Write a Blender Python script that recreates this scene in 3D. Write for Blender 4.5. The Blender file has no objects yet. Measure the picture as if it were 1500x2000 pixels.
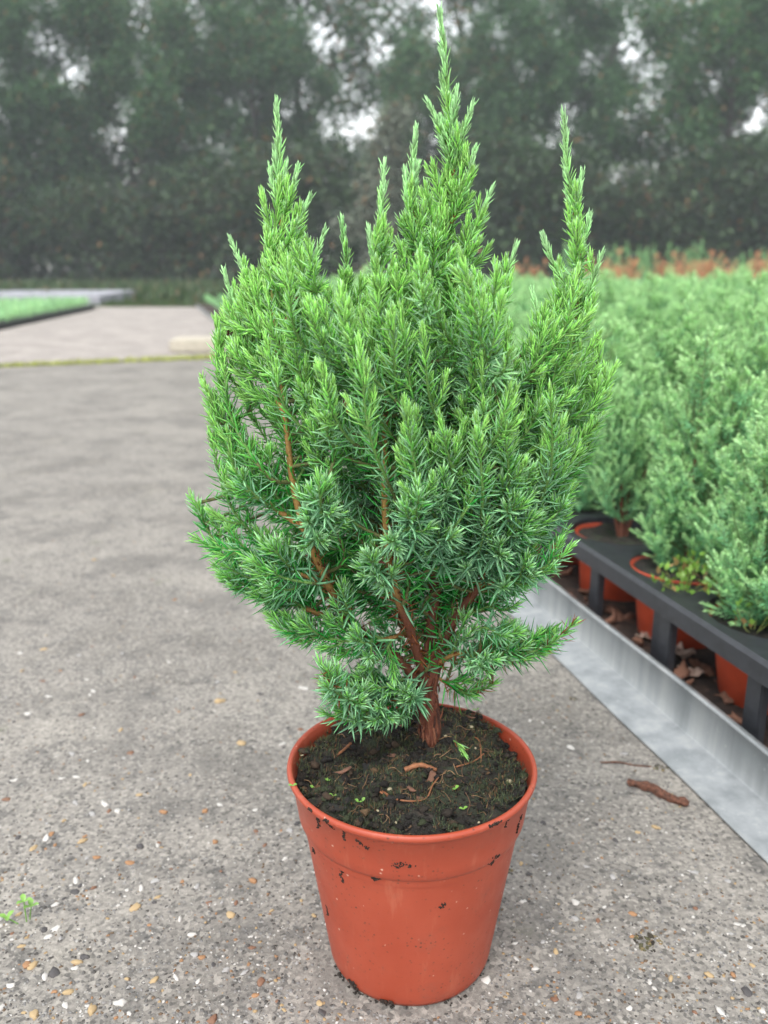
import bpy, bmesh, math, random
import numpy as np
from mathutils import Vector, Matrix, noise as mnoise

# ------------------------------------------------------------------ camera, sky, sun, exposure
SC = bpy.context.scene
COL = SC.collection
FPX, HOR, CAMH = 1700.0, 520.0, 0.379            # focal length and horizon in photo pixels, camera height in metres
PITCH = math.atan((1000 - HOR) / FPX)
cam = bpy.data.cameras.new('camera')
camo = bpy.data.objects.new('camera', cam)
COL.objects.link(camo)
camo.location = (0, 0, CAMH)
camo.rotation_euler = (math.pi / 2 - PITCH, 0, 0)
cam.sensor_fit = 'VERTICAL'
cam.sensor_height = 36
cam.sensor_width = 27
cam.lens = 36 * FPX / 2000
cam.clip_start = 0.01
cam.clip_end = 500
cam.dof.use_dof = True
cam.dof.focus_distance = 0.43
cam.dof.aperture_fstop = 9.0
SC.camera = camo

SUN_EL, SUN_AZ = math.radians(58), math.radians(200)   # high sun veiled by cloud, a little behind the camera
world = bpy.data.worlds.new('World')
SC.world = world
world.use_nodes = True
wn = world.node_tree
wn.nodes.clear()
sky = wn.nodes.new('ShaderNodeTexSky')
sky.sky_type = 'NISHITA'
sky.sun_disc = False
sky.sun_elevation = SUN_EL
sky.sun_rotation = SUN_AZ
sky.air_density = 1.4
sky.dust_density = 1.2
sky.ozone_density = 1.0
hs = wn.nodes.new('ShaderNodeHueSaturation')
hs.inputs['Saturation'].default_value = 0.16
bgn = wn.nodes.new('ShaderNodeBackground')
bgn.inputs['Strength'].default_value = 0.15
wo = wn.nodes.new('ShaderNodeOutputWorld')
wn.links.new(sky.outputs[0], hs.inputs['Color'])
wn.links.new(hs.outputs[0], bgn.inputs['Color'])
wn.links.new(bgn.outputs[0], wo.inputs['Surface'])
sl = bpy.data.lights.new('sun', 'SUN')
sl.energy = 1.0
sl.angle = math.radians(28)
sl.color = (1.0, 0.97, 0.92)
so = bpy.data.objects.new('sun', sl)
COL.objects.link(so)
sd = Vector((math.sin(SUN_AZ) * math.cos(SUN_EL), math.cos(SUN_AZ) * math.cos(SUN_EL), math.sin(SUN_EL)))
so.rotation_euler = (-sd).to_track_quat('-Z', 'Y').to_euler()
SC.view_settings.view_transform = 'Standard'
SC.view_settings.look = 'None'
SC.view_settings.gamma = 1
SC.view_settings.exposure = 1.42
SC.cycles.use_denoising = True
SC.cycles.max_bounces = 8
SC.cycles.transparent_max_bounces = 8
SC.cycles.volume_bounces = 1

# ------------------------------------------------------------------ pixel helpers (photo is 1500 x 2000)
CP, SP = math.cos(PITCH), math.sin(PITCH)
def ray(x, y):
    u = (x - 750) / FPX
    v = -(y - 1000) / FPX
    return np.array((u, CP + v * SP, -SP + v * CP))
def G(x, y, z=0.0):
    r = ray(x, y)
    t = (z - CAMH) / r[2]
    return np.array((r[0] * t, r[1] * t, z))
def P(x, y, D):
    r = ray(x, y)
    t = D / r[1]
    return np.array((r[0] * t, D, CAMH + r[2] * t))
def proj(p):
    z = p[2] - CAMH
    d = p[1] * CP - z * SP
    return 750 + FPX * p[0] / d, 1000 - FPX * (p[1] * SP + z * CP) / d
def inpoly(x, y, poly):
    c = False
    j = len(poly) - 1
    for i in range(len(poly)):
        xi, yi = poly[i]
        xj, yj = poly[j]
        if (yi > y) != (yj > y) and x < (xj - xi) * (y - yi) / (yj - yi) + xi:
            c = not c
        j = i
    return c

# ------------------------------------------------------------------ object helpers
def npmesh(name, V, quads=None, tris=None, col=None, smooth=False):
    """mesh from arrays; col is one rgba per face (quads first, then triangles)"""
    V = np.asarray(V, dtype=np.float32).reshape(-1, 3)
    quads = np.zeros((0, 4), np.int32) if quads is None or len(quads) == 0 else np.asarray(quads, np.int32)
    tris = np.zeros((0, 3), np.int32) if tris is None or len(tris) == 0 else np.asarray(tris, np.int32)
    me = bpy.data.meshes.new(name)
    nq, nt = len(quads), len(tris)
    me.vertices.add(len(V))
    me.vertices.foreach_set('co', V.ravel())
    me.loops.add(nq * 4 + nt * 3)
    me.loops.foreach_set('vertex_index', np.concatenate([quads.ravel(), tris.ravel()]))
    me.polygons.add(nq + nt)
    st = np.concatenate([np.arange(nq) * 4, nq * 4 + np.arange(nt) * 3]).astype(np.int32)
    me.polygons.foreach_set('loop_start', st)
    me.update(calc_edges=True)
    if smooth:
        me.polygons.foreach_set('use_smooth', np.ones(nq + nt, bool))
    if col is not None:
        a = me.attributes.new('nd', 'FLOAT_COLOR', 'FACE')
        a.data.foreach_set('color', np.asarray(col, np.float32).ravel())
    me.validate()
    return me
def obj(name, me, mat=None, parent=None, loc=None):
    o = bpy.data.objects.new(name, me)
    COL.objects.link(o)
    if mat is not None:
        if len(me.materials) == 0:
            me.materials.append(mat)
    if parent is not None:
        o.parent = parent
    if loc is not None:
        o.location = loc
    return o
def thing(name, label, cat, loc=(0, 0, 0), group=None, rz=0.0):
    o = bpy.data.objects.new(name, None)
    COL.objects.link(o)
    o.location = loc
    o.rotation_euler = (0, 0, rz)
    tag(o, label, cat, group)
    return o
def tag(o, label=None, cat=None, group=None, kind=None):
    if label: o['label'] = label
    if cat: o['category'] = cat
    if group: o['group'] = group
    if kind: o['kind'] = kind
    return o
def copy_tree(src, loc, rz=0.0, sc=1.0, label=None, tilt=(0, 0)):
    r = src.copy()
    COL.objects.link(r)
    r.location = loc
    r.rotation_euler = (tilt[0], tilt[1], rz)
    r.scale = (sc, sc, sc) if not isinstance(sc, tuple) else sc
    if label: r['label'] = label
    for ch in list(src.children):
        c = ch.copy()
        COL.objects.link(c)
        c.parent = r
        for g in list(ch.children):
            d = g.copy()
            COL.objects.link(d)
            d.parent = c
    return r
def bm_mesh(name, bm, smooth=False):
    me = bpy.data.meshes.new(name)
    bmesh.ops.recalc_face_normals(bm, faces=bm.faces)
    bm.to_mesh(me)
    bm.free()
    if smooth:
        me.polygons.foreach_set('use_smooth', np.ones(len(me.polygons), bool))
    return me
def box_mesh(name, x0, x1, y0, y1, z0, z1, bevel=0.0):
    bm = bmesh.new()
    bmesh.ops.create_cube(bm, size=1)
    for v in bm.verts:
        v.co = ((x0 + x1) / 2 + v.co.x * (x1 - x0), (y0 + y1) / 2 + v.co.y * (y1 - y0), (z0 + z1) / 2 + v.co.z * (z1 - z0))
    if bevel:
        bmesh.ops.bevel(bm, geom=bm.edges[:], offset=bevel, segments=2, affect='EDGES')
    return bm_mesh(name, bm)
def lathe(name, prof, n=64, smooth=True):
    prof = np.array(prof)
    a = np.linspace(0, 2 * np.pi, n, endpoint=False)
    V = np.stack([np.outer(prof[:, 0], np.cos(a)), np.outer(prof[:, 0], np.sin(a)), np.repeat(prof[:, 1:2], n, 1)], -1).reshape(-1, 3)
    q = []
    for i in range(len(prof) - 1):
        for k in range(n):
            k2 = (k + 1) % n
            q.append((i * n + k, i * n + k2, (i + 1) * n + k2, (i + 1) * n + k))
    return npmesh(name, V, q, smooth=smooth)
def unit(v):
    v = np.asarray(v, float)
    return v / (np.linalg.norm(v, axis=-1, keepdims=True) + 1e-12)

# ------------------------------------------------------------------ materials
def newmat(name):
    m = bpy.data.materials.new(name)
    m.use_nodes = True
    nt = m.node_tree
    b = nt.nodes['Principled BSDF']
    return m, nt, b
def N(nt, typ, **kw):
    n = nt.nodes.new(typ)
    for k, v in kw.items():
        if k in n.inputs: n.inputs[k].default_value = v
        else: setattr(n, k, v)
    return n
def mixc(nt, fac, a, b, blend='MIX'):
    m = nt.nodes.new('ShaderNodeMix')
    m.data_type = 'RGBA'
    m.blend_type = blend
    for sock, val in ((m.inputs[0], fac), (m.inputs[6], a), (m.inputs[7], b)):
        if hasattr(val, 'is_linked'): nt.links.new(val, sock)
        elif isinstance(val, (int, float)): sock.default_value = val
        else: sock.default_value = (*val, 1.0)
    return m.outputs[2]
def ramp(nt, src, stops):
    r = nt.nodes.new('ShaderNodeValToRGB')
    e = r.color_ramp.elements
    while len(e) < len(stops): e.new(0.5)
    for i, (p, c) in enumerate(stops):
        e[i].position = p
        e[i].color = (c, c, c, 1) if isinstance(c, (int, float)) else (*c, 1)
    nt.links.new(src, r.inputs[0])
    return r.outputs[0]
def noise(nt, scale, detail=4, rough=0.6, vec=None):
    n = N(nt, 'ShaderNodeTexNoise')
    n.inputs['Scale'].default_value = scale
    n.inputs['Detail'].default_value = detail
    n.inputs['Roughness'].default_value = rough
    if vec is not None: nt.links.new(vec, n.inputs['Vector'])
    return n.outputs[0]
def objvec(nt):
    return N(nt, 'ShaderNodeTexCoord').outputs['Object']
def bump(nt, b, h, strength=0.3, dist=0.002):
    n = N(nt, 'ShaderNodeBump')
    n.inputs['Strength'].default_value = strength
    n.inputs['Distance'].default_value = dist
    nt.links.new(h, n.inputs['Height'])
    nt.links.new(n.outputs[0], b.inputs['Normal'])
def simple(name, c, rough=0.6, var=0.25, scale=60, bs=0.2, bd=0.001, metal=0.0, spec=0.5):
    m, nt, b = newmat(name)
    v = objvec(nt)
    n1 = noise(nt, scale, 5, 0.65, v)
    lo = tuple(x * (1 - var) for x in c)
    hi = tuple(min(1, x * (1 + var)) for x in c)
    nt.links.new(ramp(nt, n1, [(0.3, lo), (0.7, hi)]), b.inputs['Base Color'])
    b.inputs['Roughness'].default_value = rough
    b.inputs['Metallic'].default_value = metal
    b.inputs['Specular IOR Level'].default_value = spec
    if bs: bump(nt, b, n1, bs, bd)
    return m
def leafmat(name, old, young, upper, dead, upfac=0.5, rough=0.4, transl=0.22, spec=0.5):
    """attribute nd: r = upper face, g = random, b = youth, a = dead"""
    m, nt, b = newmat(name)
    at = N(nt, 'ShaderNodeAttribute', attribute_name='nd')
    sep = N(nt, 'ShaderNodeSeparateColor')
    nt.links.new(at.outputs['Color'], sep.inputs[0])
    c = mixc(nt, sep.outputs[2], old, young)
    mu = N(nt, 'ShaderNodeMath', operation='MULTIPLY')
    mu.inputs[1].default_value = upfac
    nt.links.new(sep.outputs[0], mu.inputs[0])
    c = mixc(nt, mu.outputs[0], c, upper)
    c = mixc(nt, at.outputs['Alpha'], c, dead)
    mr = N(nt, 'ShaderNodeMapRange')
    mr.inputs['To Min'].default_value = 0.65
    mr.inputs['To Max'].default_value = 1.35
    nt.links.new(sep.outputs[1], mr.inputs['Value'])
    h = N(nt, 'ShaderNodeHueSaturation')
    nt.links.new(mr.outputs[0], h.inputs['Value'])
    nt.links.new(c, h.inputs['Color'])
    nt.links.new(h.outputs[0], b.inputs['Base Color'])
    b.inputs['Roughness'].default_value = rough
    b.inputs['Specular IOR Level'].default_value = spec
    if transl:
        t = N(nt, 'ShaderNodeBsdfTranslucent')
        nt.links.new(h.outputs[0], t.inputs['Color'])
        mx = N(nt, 'ShaderNodeMixShader')
        mx.inputs[0].default_value = transl
        nt.links.new(b.outputs[0], mx.inputs[1])
        nt.links.new(t.outputs[0], mx.inputs[2])
        nt.links.new(mx.outputs[0], nt.nodes['Material Output'].inputs['Surface'])
    return m
def attrmat(name, rough=0.8, scale=400, bs=0.3, bd=0.001, spec=0.4):
    """colour straight from the face attribute, with grain"""
    m, nt, b = newmat(name)
    at = N(nt, 'ShaderNodeAttribute', attribute_name='nd')
    n1 = noise(nt, scale, 4, 0.6, objvec(nt))
    c = mixc(nt, 1.0, at.outputs['Color'], ramp(nt, n1, [(0.3, 0.72), (0.7, 1.25)]), 'MULTIPLY')
    nt.links.new(c, b.inputs['Base Color'])
    b.inputs['Roughness'].default_value = rough
    b.inputs['Specular IOR Level'].default_value = spec
    bump(nt, b, n1, bs, bd)
    return m

M = {}
M['needle'] = leafmat('juniper_needle', (0.038, 0.410, 0.062), (0.43, 0.78, 0.20), (0.58, 0.84, 0.68), (0.32, 0.11, 0.04), 0.46, 0.26, 0.40, 0.65)
M['bedneedle'] = leafmat('bed_juniper_needle', (0.130, 0.395, 0.185), (0.45, 0.70, 0.32), (0.46, 0.67, 0.49), (0.30, 0.12, 0.04), 0.45, 0.42, 0.2)
M['brownneedle'] = leafmat('dry_needle', (0.55, 0.27, 0.14), (0.68, 0.40, 0.22), (0.55, 0.36, 0.22), (0.2, 0.1, 0.05), 0.2, 0.6, 0.2)
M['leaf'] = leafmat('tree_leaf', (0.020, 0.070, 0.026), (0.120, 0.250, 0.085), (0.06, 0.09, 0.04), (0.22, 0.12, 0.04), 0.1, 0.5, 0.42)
M['paleleaf'] = leafmat('pale_leaf', (0.13, 0.15, 0.11), (0.22, 0.25, 0.18), (0.2, 0.22, 0.17), (0.36, 0.17, 0.07), 0.2, 0.6, 0.25)
M['grass'] = leafmat('grass_blade', (0.025, 0.05, 0.016), (0.08, 0.15, 0.035), (0.05, 0.09, 0.03), (0.15, 0.11, 0.05), 0.3, 0.6, 0.2)
M['moss'] = leafmat('moss_blade', (0.030, 0.048, 0.024), (0.12, 0.125, 0.04), (0.05, 0.07, 0.03), (0.12, 0.06, 0.025), 0.2, 0.8, 0.1)
M['weed'] = leafmat('weed_leaf', (0.10, 0.25, 0.03), (0.24, 0.42, 0.07), (0.2, 0.36, 0.08), (0.3, 0.2, 0.08), 0.3, 0.45, 0.3)
M['bark'] = attrmat('twig_bark', 0.75, 700, 0.5, 0.0008)
M['gravel'] = attrmat('gravel_grain', 0.8, 900, 0.3, 0.0005)
M['crumb'] = attrmat('soil_crumb', 0.9, 900, 0.6, 0.001, 0.25)
M['trunkbark'] = simple('tree_bark', (0.05, 0.042, 0.035), 0.9, 0.4, 8, 0.6, 0.03)
M['black'] = simple('tray_plastic', (0.026, 0.028, 0.033), 0.42, 0.3, 120, 0.1, 0.0004)
M['clod'] = simple('wet_soil', (0.016, 0.013, 0.011), 0.75, 0.5, 600, 0.8, 0.001)
M['rootmat'] = simple('root_bark', (0.22, 0.085, 0.035), 0.7, 0.4, 500, 0.4, 0.0005)
M['stick'] = simple('wood_stick', (0.105, 0.042, 0.024), 0.85, 0.7, 380, 1.0, 0.002)
M['membrane'] = simple('black_membrane', (0.014, 0.014, 0.015), 0.7, 0.3, 200, 0.3, 0.001)
M['bedpot'] = simple('bed_pot_plastic', (0.38, 0.05, 0.018), 0.5, 0.18, 70, 0.1, 0.0004)
M['white_stone'] = simple('white_stone', (0.46, 0.44, 0.41), 0.7, 0.2, 500, 0.2, 0.0004)
M['grey_stone'] = simple('grey_stone', (0.30, 0.29, 0.28), 0.7, 0.25, 500, 0.2, 0.0004)
M['orange_stone'] = simple('orange_stone', (0.29, 0.155, 0.075), 0.75, 0.3, 400, 0.2, 0.0004)
M['yellow_stone'] = simple('yellow_stone', (0.36, 0.26, 0.14), 0.75, 0.3, 400, 0.2, 0.0004)
M['brown_stone'] = simple('brown_stone', (0.17, 0.085, 0.05), 0.7, 0.3, 400, 0.2, 0.0004)
M['dark_stone'] = simple('dark_stone', (0.06, 0.055, 0.055), 0.7, 0.3, 400, 0.2, 0.0004)
M['chip'] = simple('bark_chip', (0.20, 0.095, 0.06), 0.85, 0.5, 250, 0.6, 0.001)
M['dryleaf'] = simple('dry_leaf', (0.42, 0.30, 0.24), 0.7, 0.3, 90, 0.4, 0.001)
M['kerb'] = simple('pale_kerb', (0.42, 0.38, 0.31), 0.85, 0.15, 30, 0.3, 0.003)
M['greytop'] = simple('grey_membrane', (0.30, 0.30, 0.33), 0.6, 0.12, 3, 0.1, 0.002)

def concrete(name, tint=(1, 1, 1)):
    m, nt, b = newmat(name)
    v = objvec(nt)
    big = noise(nt, 5.5, 7, 0.68, v)
    mid = noise(nt, 34, 7, 0.7, v)
    fine = noise(nt, 260, 6, 0.75, v)
    sand = N(nt, 'ShaderNodeTexVoronoi')
    sand.inputs['Scale'].default_value = 420
    nt.links.new(v, sand.inputs['Vector'])
    t = lambda c: tuple(c[i] * tint[i] for i in range(3))
    c = ramp(nt, big, [(0.36, t((0.155, 0.145, 0.132))), (0.50, t((0.208, 0.196, 0.180))), (0.64, t((0.262, 0.246, 0.223)))])
    c = mixc(nt, ramp(nt, mid, [(0.34, 0.8), (0.47, 0.0)]), c, t((0.085, 0.083, 0.081)))
    c = mixc(nt, ramp(nt, noise(nt, 9, 5, 0.6, v), [(0.60, 0.0), (0.72, 0.55)]), c, t((0.26, 0.245, 0.21)))
    c = mixc(nt, 1.0, c, ramp(nt, fine, [(0.32, 0.50), (0.5, 1.0), (0.68, 1.42)]), 'MULTIPLY')
    hv = N(nt, 'ShaderNodeSeparateColor')
    nt.links.new(sand.outputs['Color'], hv.inputs[0])
    c = mixc(nt, ramp(nt, hv.outputs[0], [(0.80, 0.0), (0.86, 0.55)]), c, t((0.36, 0.34, 0.31)))
    c = mixc(nt, ramp(nt, hv.outputs[1], [(0.84, 0.0), (0.9, 0.6)]), c, t((0.05, 0.048, 0.046)))
    c = mixc(nt, ramp(nt, noise(nt, 95, 6, 0.7, v), [(0.63, 0.0), (0.69, 0.75)]), c, t((0.055, 0.052, 0.05)))
    c = mixc(nt, ramp(nt, noise(nt, 21, 7, 0.72, v), [(0.60, 0.0), (0.66, 0.55)]), c, t((0.075, 0.073, 0.07)))
    c = mixc(nt, ramp(nt, noise(nt, 7.5, 8, 0.66, v), [(0.38, 0.5), (0.47, 0.0)]), c, t((0.105, 0.100, 0.094)))
    mossy = noise(nt, 13, 6, 0.7, v)
    c = mixc(nt, ramp(nt, mossy, [(0.63, 0.0), (0.72, 0.6)]), c, (0.10, 0.11, 0.055))
    nt.links.new(c, b.inputs['Base Color'])
    nt.links.new(ramp(nt, mid, [(0.35, 0.62), (0.6, 0.78)]), b.inputs['Roughness'])
    b.inputs['Specular IOR Level'].default_value = 0.45
    ad = N(nt, 'ShaderNodeMath', operation='ADD')
    nt.links.new(fine, ad.inputs[0])
    nt.links.new(mid, ad.inputs[1])
    bump(nt, b, ad.outputs[0], 0.55, 0.0022)
    return m
M['concrete'] = concrete('yard_concrete', (1.02, 1.0, 0.97))
M['concrete2'] = concrete('path_concrete', (1.5, 1.42, 1.4))

def grassground():
    m, nt, b = newmat('shaded_grass_ground')
    v = objvec(nt)
    c = ramp(nt, noise(nt, 1.2, 6, 0.65, v), [(0.3, (0.014, 0.024, 0.012)), (0.55, (0.026, 0.044, 0.020)), (0.75, (0.045, 0.058, 0.026))])
    nt.links.new(c, b.inputs['Base Color'])
    b.inputs['Roughness'].default_value = 0.95
    b.inputs['Specular IOR Level'].default_value = 0.1
    bump(nt, b, noise(nt, 9, 6, 0.7, v), 0.8, 0.05)
    return m
M['ground'] = grassground()
def bedground():
    m, nt, b = newmat('bed_mulch')
    v = objvec(nt)
    c = ramp(nt, noise(nt, 70, 6, 0.7, v), [(0.35, (0.012, 0.009, 0.008)), (0.55, (0.040, 0.024, 0.017)), (0.72, (0.12, 0.065, 0.045))])
    nt.links.new(c, b.inputs['Base Color'])
    b.inputs['Roughness'].default_value = 0.9
    bump(nt, b, noise(nt, 90, 6, 0.7, v), 1.0, 0.006)
    return m
M['bed'] = bedground()
def galvanised():
    m, nt, b = newmat('galvanised_steel')
    v = objvec(nt)
    mp = N(nt, 'ShaderNodeMapping')
    mp.inputs['Scale'].default_value = (40, 40, 5)
    nt.links.new(v, mp.inputs['Vector'])
    streak = noise(nt, 1.0, 5, 0.6, mp.outputs[0])
    blot = noise(nt, 22, 6, 0.65, v)
    c = ramp(nt, streak, [(0.32, (0.20, 0.215, 0.22)), (0.52, (0.29, 0.305, 0.31)), (0.70, (0.38, 0.39, 0.385))])
    c = mixc(nt, ramp(nt, blot, [(0.30, 0.5), (0.45, 0.0)]), c, (0.20, 0.22, 0.22))
    c = mixc(nt, ramp(nt, noise(nt, 240, 3, 0.6, v), [(0.66, 0.0), (0.72, 0.5)]), c, (0.5, 0.5, 0.49))
    nt.links.new(c, b.inputs['Base Color'])
    b.inputs['Metallic'].default_value = 0.4
    nt.links.new(ramp(nt, blot, [(0.3, 0.30), (0.7, 0.52)]), b.inputs['Roughness'])
    bump(nt, b, noise(nt, 30, 3, 0.5, v), 0.12, 0.002)
    return m
M['galv'] = galvanised()
def potplastic():
    m, nt, b = newmat('terracotta_plastic')
    v = objvec(nt)
    c = ramp(nt, noise(nt, 26, 4, 0.6, v), [(0.3, (0.290, 0.044, 0.019)), (0.7, (0.345, 0.062, 0.030))])
    # dirt: fine splashes with their own shapes
    vo = N(nt, 'ShaderNodeTexVoronoi')
    vo.inputs['Scale'].default_value = 420
    dn = N(nt, 'ShaderNodeTexNoise')
    dn.inputs['Scale'].default_value = 900
    nt.links.new(v, dn.inputs['Vector'])
    va = N(nt, 'ShaderNodeVectorMath', operation='MULTIPLY_ADD')
    nt.links.new(dn.outputs['Color'], va.inputs[0])
    va.inputs[1].default_value = (0.0012, 0.0012, 0.0012)
    nt.links.new(v, va.inputs[2])
    nt.links.new(va.outputs[0], vo.inputs['Vector'])
    se = N(nt, 'ShaderNodeSeparateColor')
    nt.links.new(vo.outputs['Color'], se.inputs[0])
    near = ramp(nt, vo.outputs['Distance'], [(0.12, 1.0), (0.34, 0.0)])
    clus = ramp(nt, noise(nt, 34, 5, 0.7, v), [(0.44, 0.0), (0.60, 1.0)])
    pick = ramp(nt, se.outputs[0], [(0.50, 0.0), (0.60, 1.0)])
    f = mixc(nt, 1.0, mixc(nt, 1.0, near, clus, 'MULTIPLY'), pick, 'MULTIPLY')
    c = mixc(nt, f, c, (0.075, 0.03, 0.018))
    pick2 = ramp(nt, se.outputs[1], [(0.978, 0.0), (0.982, 0.8)])
    c = mixc(nt, mixc(nt, 1.0, near, pick2, 'MULTIPLY'), c, (0.62, 0.42, 0.33))
    c = mixc(nt, ramp(nt, noise(nt, 60, 7, 0.75, v), [(0.56, 0.0), (0.74, 0.5)]), c, (0.20, 0.060, 0.038))
    sm = N(nt, 'ShaderNodeMapping')
    sm.inputs['Scale'].default_value = (150, 150, 14)
    nt.links.new(v, sm.inputs['Vector'])
    c = mixc(nt, ramp(nt, noise(nt, 1.0, 5, 0.65, sm.outputs[0]), [(0.58, 0.0), (0.74, 0.30)]), c, (0.46, 0.17, 0.10))
    nt.links.new(c, b.inputs['Base Color'])
    nt.links.new(ramp(nt, noise(nt, 40, 4, 0.6, v), [(0.3, 0.36), (0.7, 0.55)]), b.inputs['Roughness'])
    b.inputs['Specular IOR Level'].default_value = 0.45
    bump(nt, b, noise(nt, 500, 3, 0.6, v), 0.08, 0.0004)
    return m
M['pot'] = potplastic()
def soilmat():
    m, nt, b = newmat('potting_soil')
    v = objvec(nt)
    c = ramp(nt, noise(nt, 160, 7, 0.75, v), [(0.32, (0.008, 0.007, 0.006)), (0.52, (0.022, 0.018, 0.014)), (0.72, (0.060, 0.042, 0.030))])
    c = mixc(nt, ramp(nt, noise(nt, 45, 5, 0.7, v), [(0.48, 0.0), (0.62, 0.8)]), c, (0.030, 0.042, 0.020))
    nt.links.new(c, b.inputs['Base Color'])
    b.inputs['Roughness'].default_value = 0.85
    bump(nt, b, noise(nt, 320, 7, 0.75, v), 1.0, 0.003)
    return m
M['soil'] = soilmat()

# ------------------------------------------------------------------ bulk geometry: needles, tubes, lumps
class Needles:
    def __init__(s): s.B, s.D, s.U, s.L, s.W, s.C, s.K = [], [], [], [], [], [], []
    def add(s, B, D, U, L, W, C, K):
        s.B.append(B); s.D.append(D); s.U.append(U); s.L.append(L); s.W.append(W); s.C.append(C); s.K.append(K)
    def count(s): return sum(len(x) for x in s.B)
    def cat(s): return [np.concatenate(x) for x in (s.B, s.D, s.U, s.L, s.W, s.C, s.K)]
    def mesh(s, name, base=(0, 0, 0)):
        """three-sided tapering needles: one upper face, two lower faces, a point"""
        B, D, U, L, W, C, K = s.cat()
        B = B - np.array(base)
        n = len(B)
        S = unit(np.cross(D, U))
        L, W, K = L[:, None], W[:, None], K[:, None]
        V = np.zeros((n, 10, 3))
        for i, (t, w) in enumerate(((0.0, 0.55), (0.32, 1.0), (0.72, 0.66))):
            c = B + D * L * t + U * K * L * t * t
            V[:, i * 3] = c - S * W * w * 0.5
            V[:, i * 3 + 1] = c + S * W * w * 0.5
            V[:, i * 3 + 2] = c - U * W * w * 0.42
        V[:, 9] = B + D * L + U * K * L
        q = np.array([(0, 1, 4, 3), (3, 4, 7, 6), (2, 0, 3, 5), (5, 3, 6, 8), (1, 2, 5, 4), (4, 5, 8, 7)])
        t = np.array([(6, 7, 9), (8, 6, 9), (7, 8, 9)])
        off = (np.arange(n) * 10)[:, None, None]
        Q = (q[None] + off).reshape(-1, 4)
        T = (t[None] + off).reshape(-1, 3)
        cu, cl = C.copy(), C.copy()
        cu[:, 0] = 1.0
        cq = np.stack([cu, cu, cl, cl, cl, cl], 1).reshape(-1, 4)
        ct = np.stack([cu, cl, cl], 1).reshape(-1, 4)
        return npmesh(name, V.reshape(-1, 3), Q, T, np.concatenate([cq, ct]))
    def flat(s, name, base=(0, 0, 0)):
        """cheap pointed leaf: two triangles folded on the midrib"""
        B, D, U, L, W, C, K = s.cat()
        B = B - np.array(base)
        n = len(B)
        S = unit(np.cross(D, U))
        L, W, K = L[:, None], W[:, None], K[:, None]
        V = np.zeros((n, 4, 3))
        V[:, 0] = B
        V[:, 1] = B + D * L * 0.45 - S * W * 0.5 + U * W * 0.2
        V[:, 2] = B + D * L + U * K * L
        V[:, 3] = B + D * L * 0.45 + S * W * 0.5 + U * W * 0.2
        off = (np.arange(n) * 4)[:, None, None]
        T = (np.array([(0, 1, 2), (0, 2, 3)])[None] + off).reshape(-1, 3)
        return npmesh(name, V.reshape(-1, 3), None, T, np.repeat(C, 2, 0))
class Tubes:
    def __init__(s): s.V, s.Q, s.C, s.n = [], [], [], 0
    def add(s, path, rad, col, sides=6, cap=True):
        """path (n,3), rad (n,), col (n,4)"""
        path = np.asarray(path, float)
        T, Nn, Bn = frames(path)
        a = np.linspace(0, 2 * np.pi, sides, endpoint=False)
        ring = path[:, None] + rad[:, None, None] * (np.cos(a)[None, :, None] * Nn[:, None] + np.sin(a)[None, :, None] * Bn[:, None])
        n = len(path)
        V = ring.reshape(-1, 3)
        i, k = np.meshgrid(np.arange(n - 1), np.arange(sides), indexing='ij')
        k2 = (k + 1) % sides
        Q = np.stack([i * sides + k, i * sides + k2, (i + 1) * sides + k2, (i + 1) * sides + k], -1).reshape(-1, 4) + s.n
        s.V.append(V); s.Q.append(Q)
        s.C.append(np.repeat(col[:-1], sides, 0))
        s.n += len(V)
        if cap:
            c = [r for r in range(1, sides - 1, 2)]
            base = s.n - sides
            cq = [(base, base + r, base + r + 1, base + min(r + 2, sides - 1)) for r in c if r + 2 <= sides - 1]
            if cq:
                s.Q.append(np.array(cq)); s.C.append(np.repeat(col[-1:], len(cq), 0))
    def mesh(s, name, base=(0, 0, 0)):
        return npmesh(name, np.concatenate(s.V) - np.array(base), np.concatenate(s.Q), None, np.concatenate(s.C), smooth=True)
def frames(path):
    n = len(path)
    T = np.zeros((n, 3))
    T[1:-1] = path[2:] - path[:-2]
    T[0] = path[1] - path[0]
    T[-1] = path[-1] - path[-2]
    T = unit(T)
    Nn = np.zeros((n, 3))
    ref = np.array((1.0, 0, 0)) if abs(T[0][0]) < 0.8 else np.array((0, 1.0, 0))
    v = unit(ref - T[0] * (ref @ T[0]))
    for i in range(n):
        v = unit(v - T[i] * (v @ T[i]))
        Nn[i] = v
    return T, Nn, np.cross(T, Nn)
def spline(pts, step):
    """Catmull-Rom through the points, resampled evenly"""
    p = np.asarray(pts, float)
    if len(p) == 2:
        p = np.stack([p[0], p[0] * 0.67 + p[1] * 0.33, p[0] * 0.33 + p[1] * 0.67, p[1]])
    e = np.concatenate([[2 * p[0] - p[1]], p, [2 * p[-1] - p[-2]]])
    out = []
    for i in range(1, len(e) - 2):
        t = np.linspace(0, 1, 14, endpoint=False)[:, None]
        a, b, c, d = e[i - 1], e[i], e[i + 1], e[i + 2]
        out.append(0.5 * (2 * b + (c - a) * t + (2 * a - 5 * b + 4 * c - d) * t * t + (3 * b - a - 3 * c + d) * t ** 3))
    out = np.concatenate(out + [p[-1:]])
    s = np.concatenate([[0], np.cumsum(np.linalg.norm(np.diff(out, axis=0), axis=1))])
    m = max(4, int(s[-1] / step) + 1)
    u = np.linspace(0, s[-1], m)
    return np.stack([np.interp(u, s, out[:, k]) for k in range(3)], 1)
def pathlen(p): return np.linalg.norm(np.diff(p, axis=0), axis=1).sum()
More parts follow.
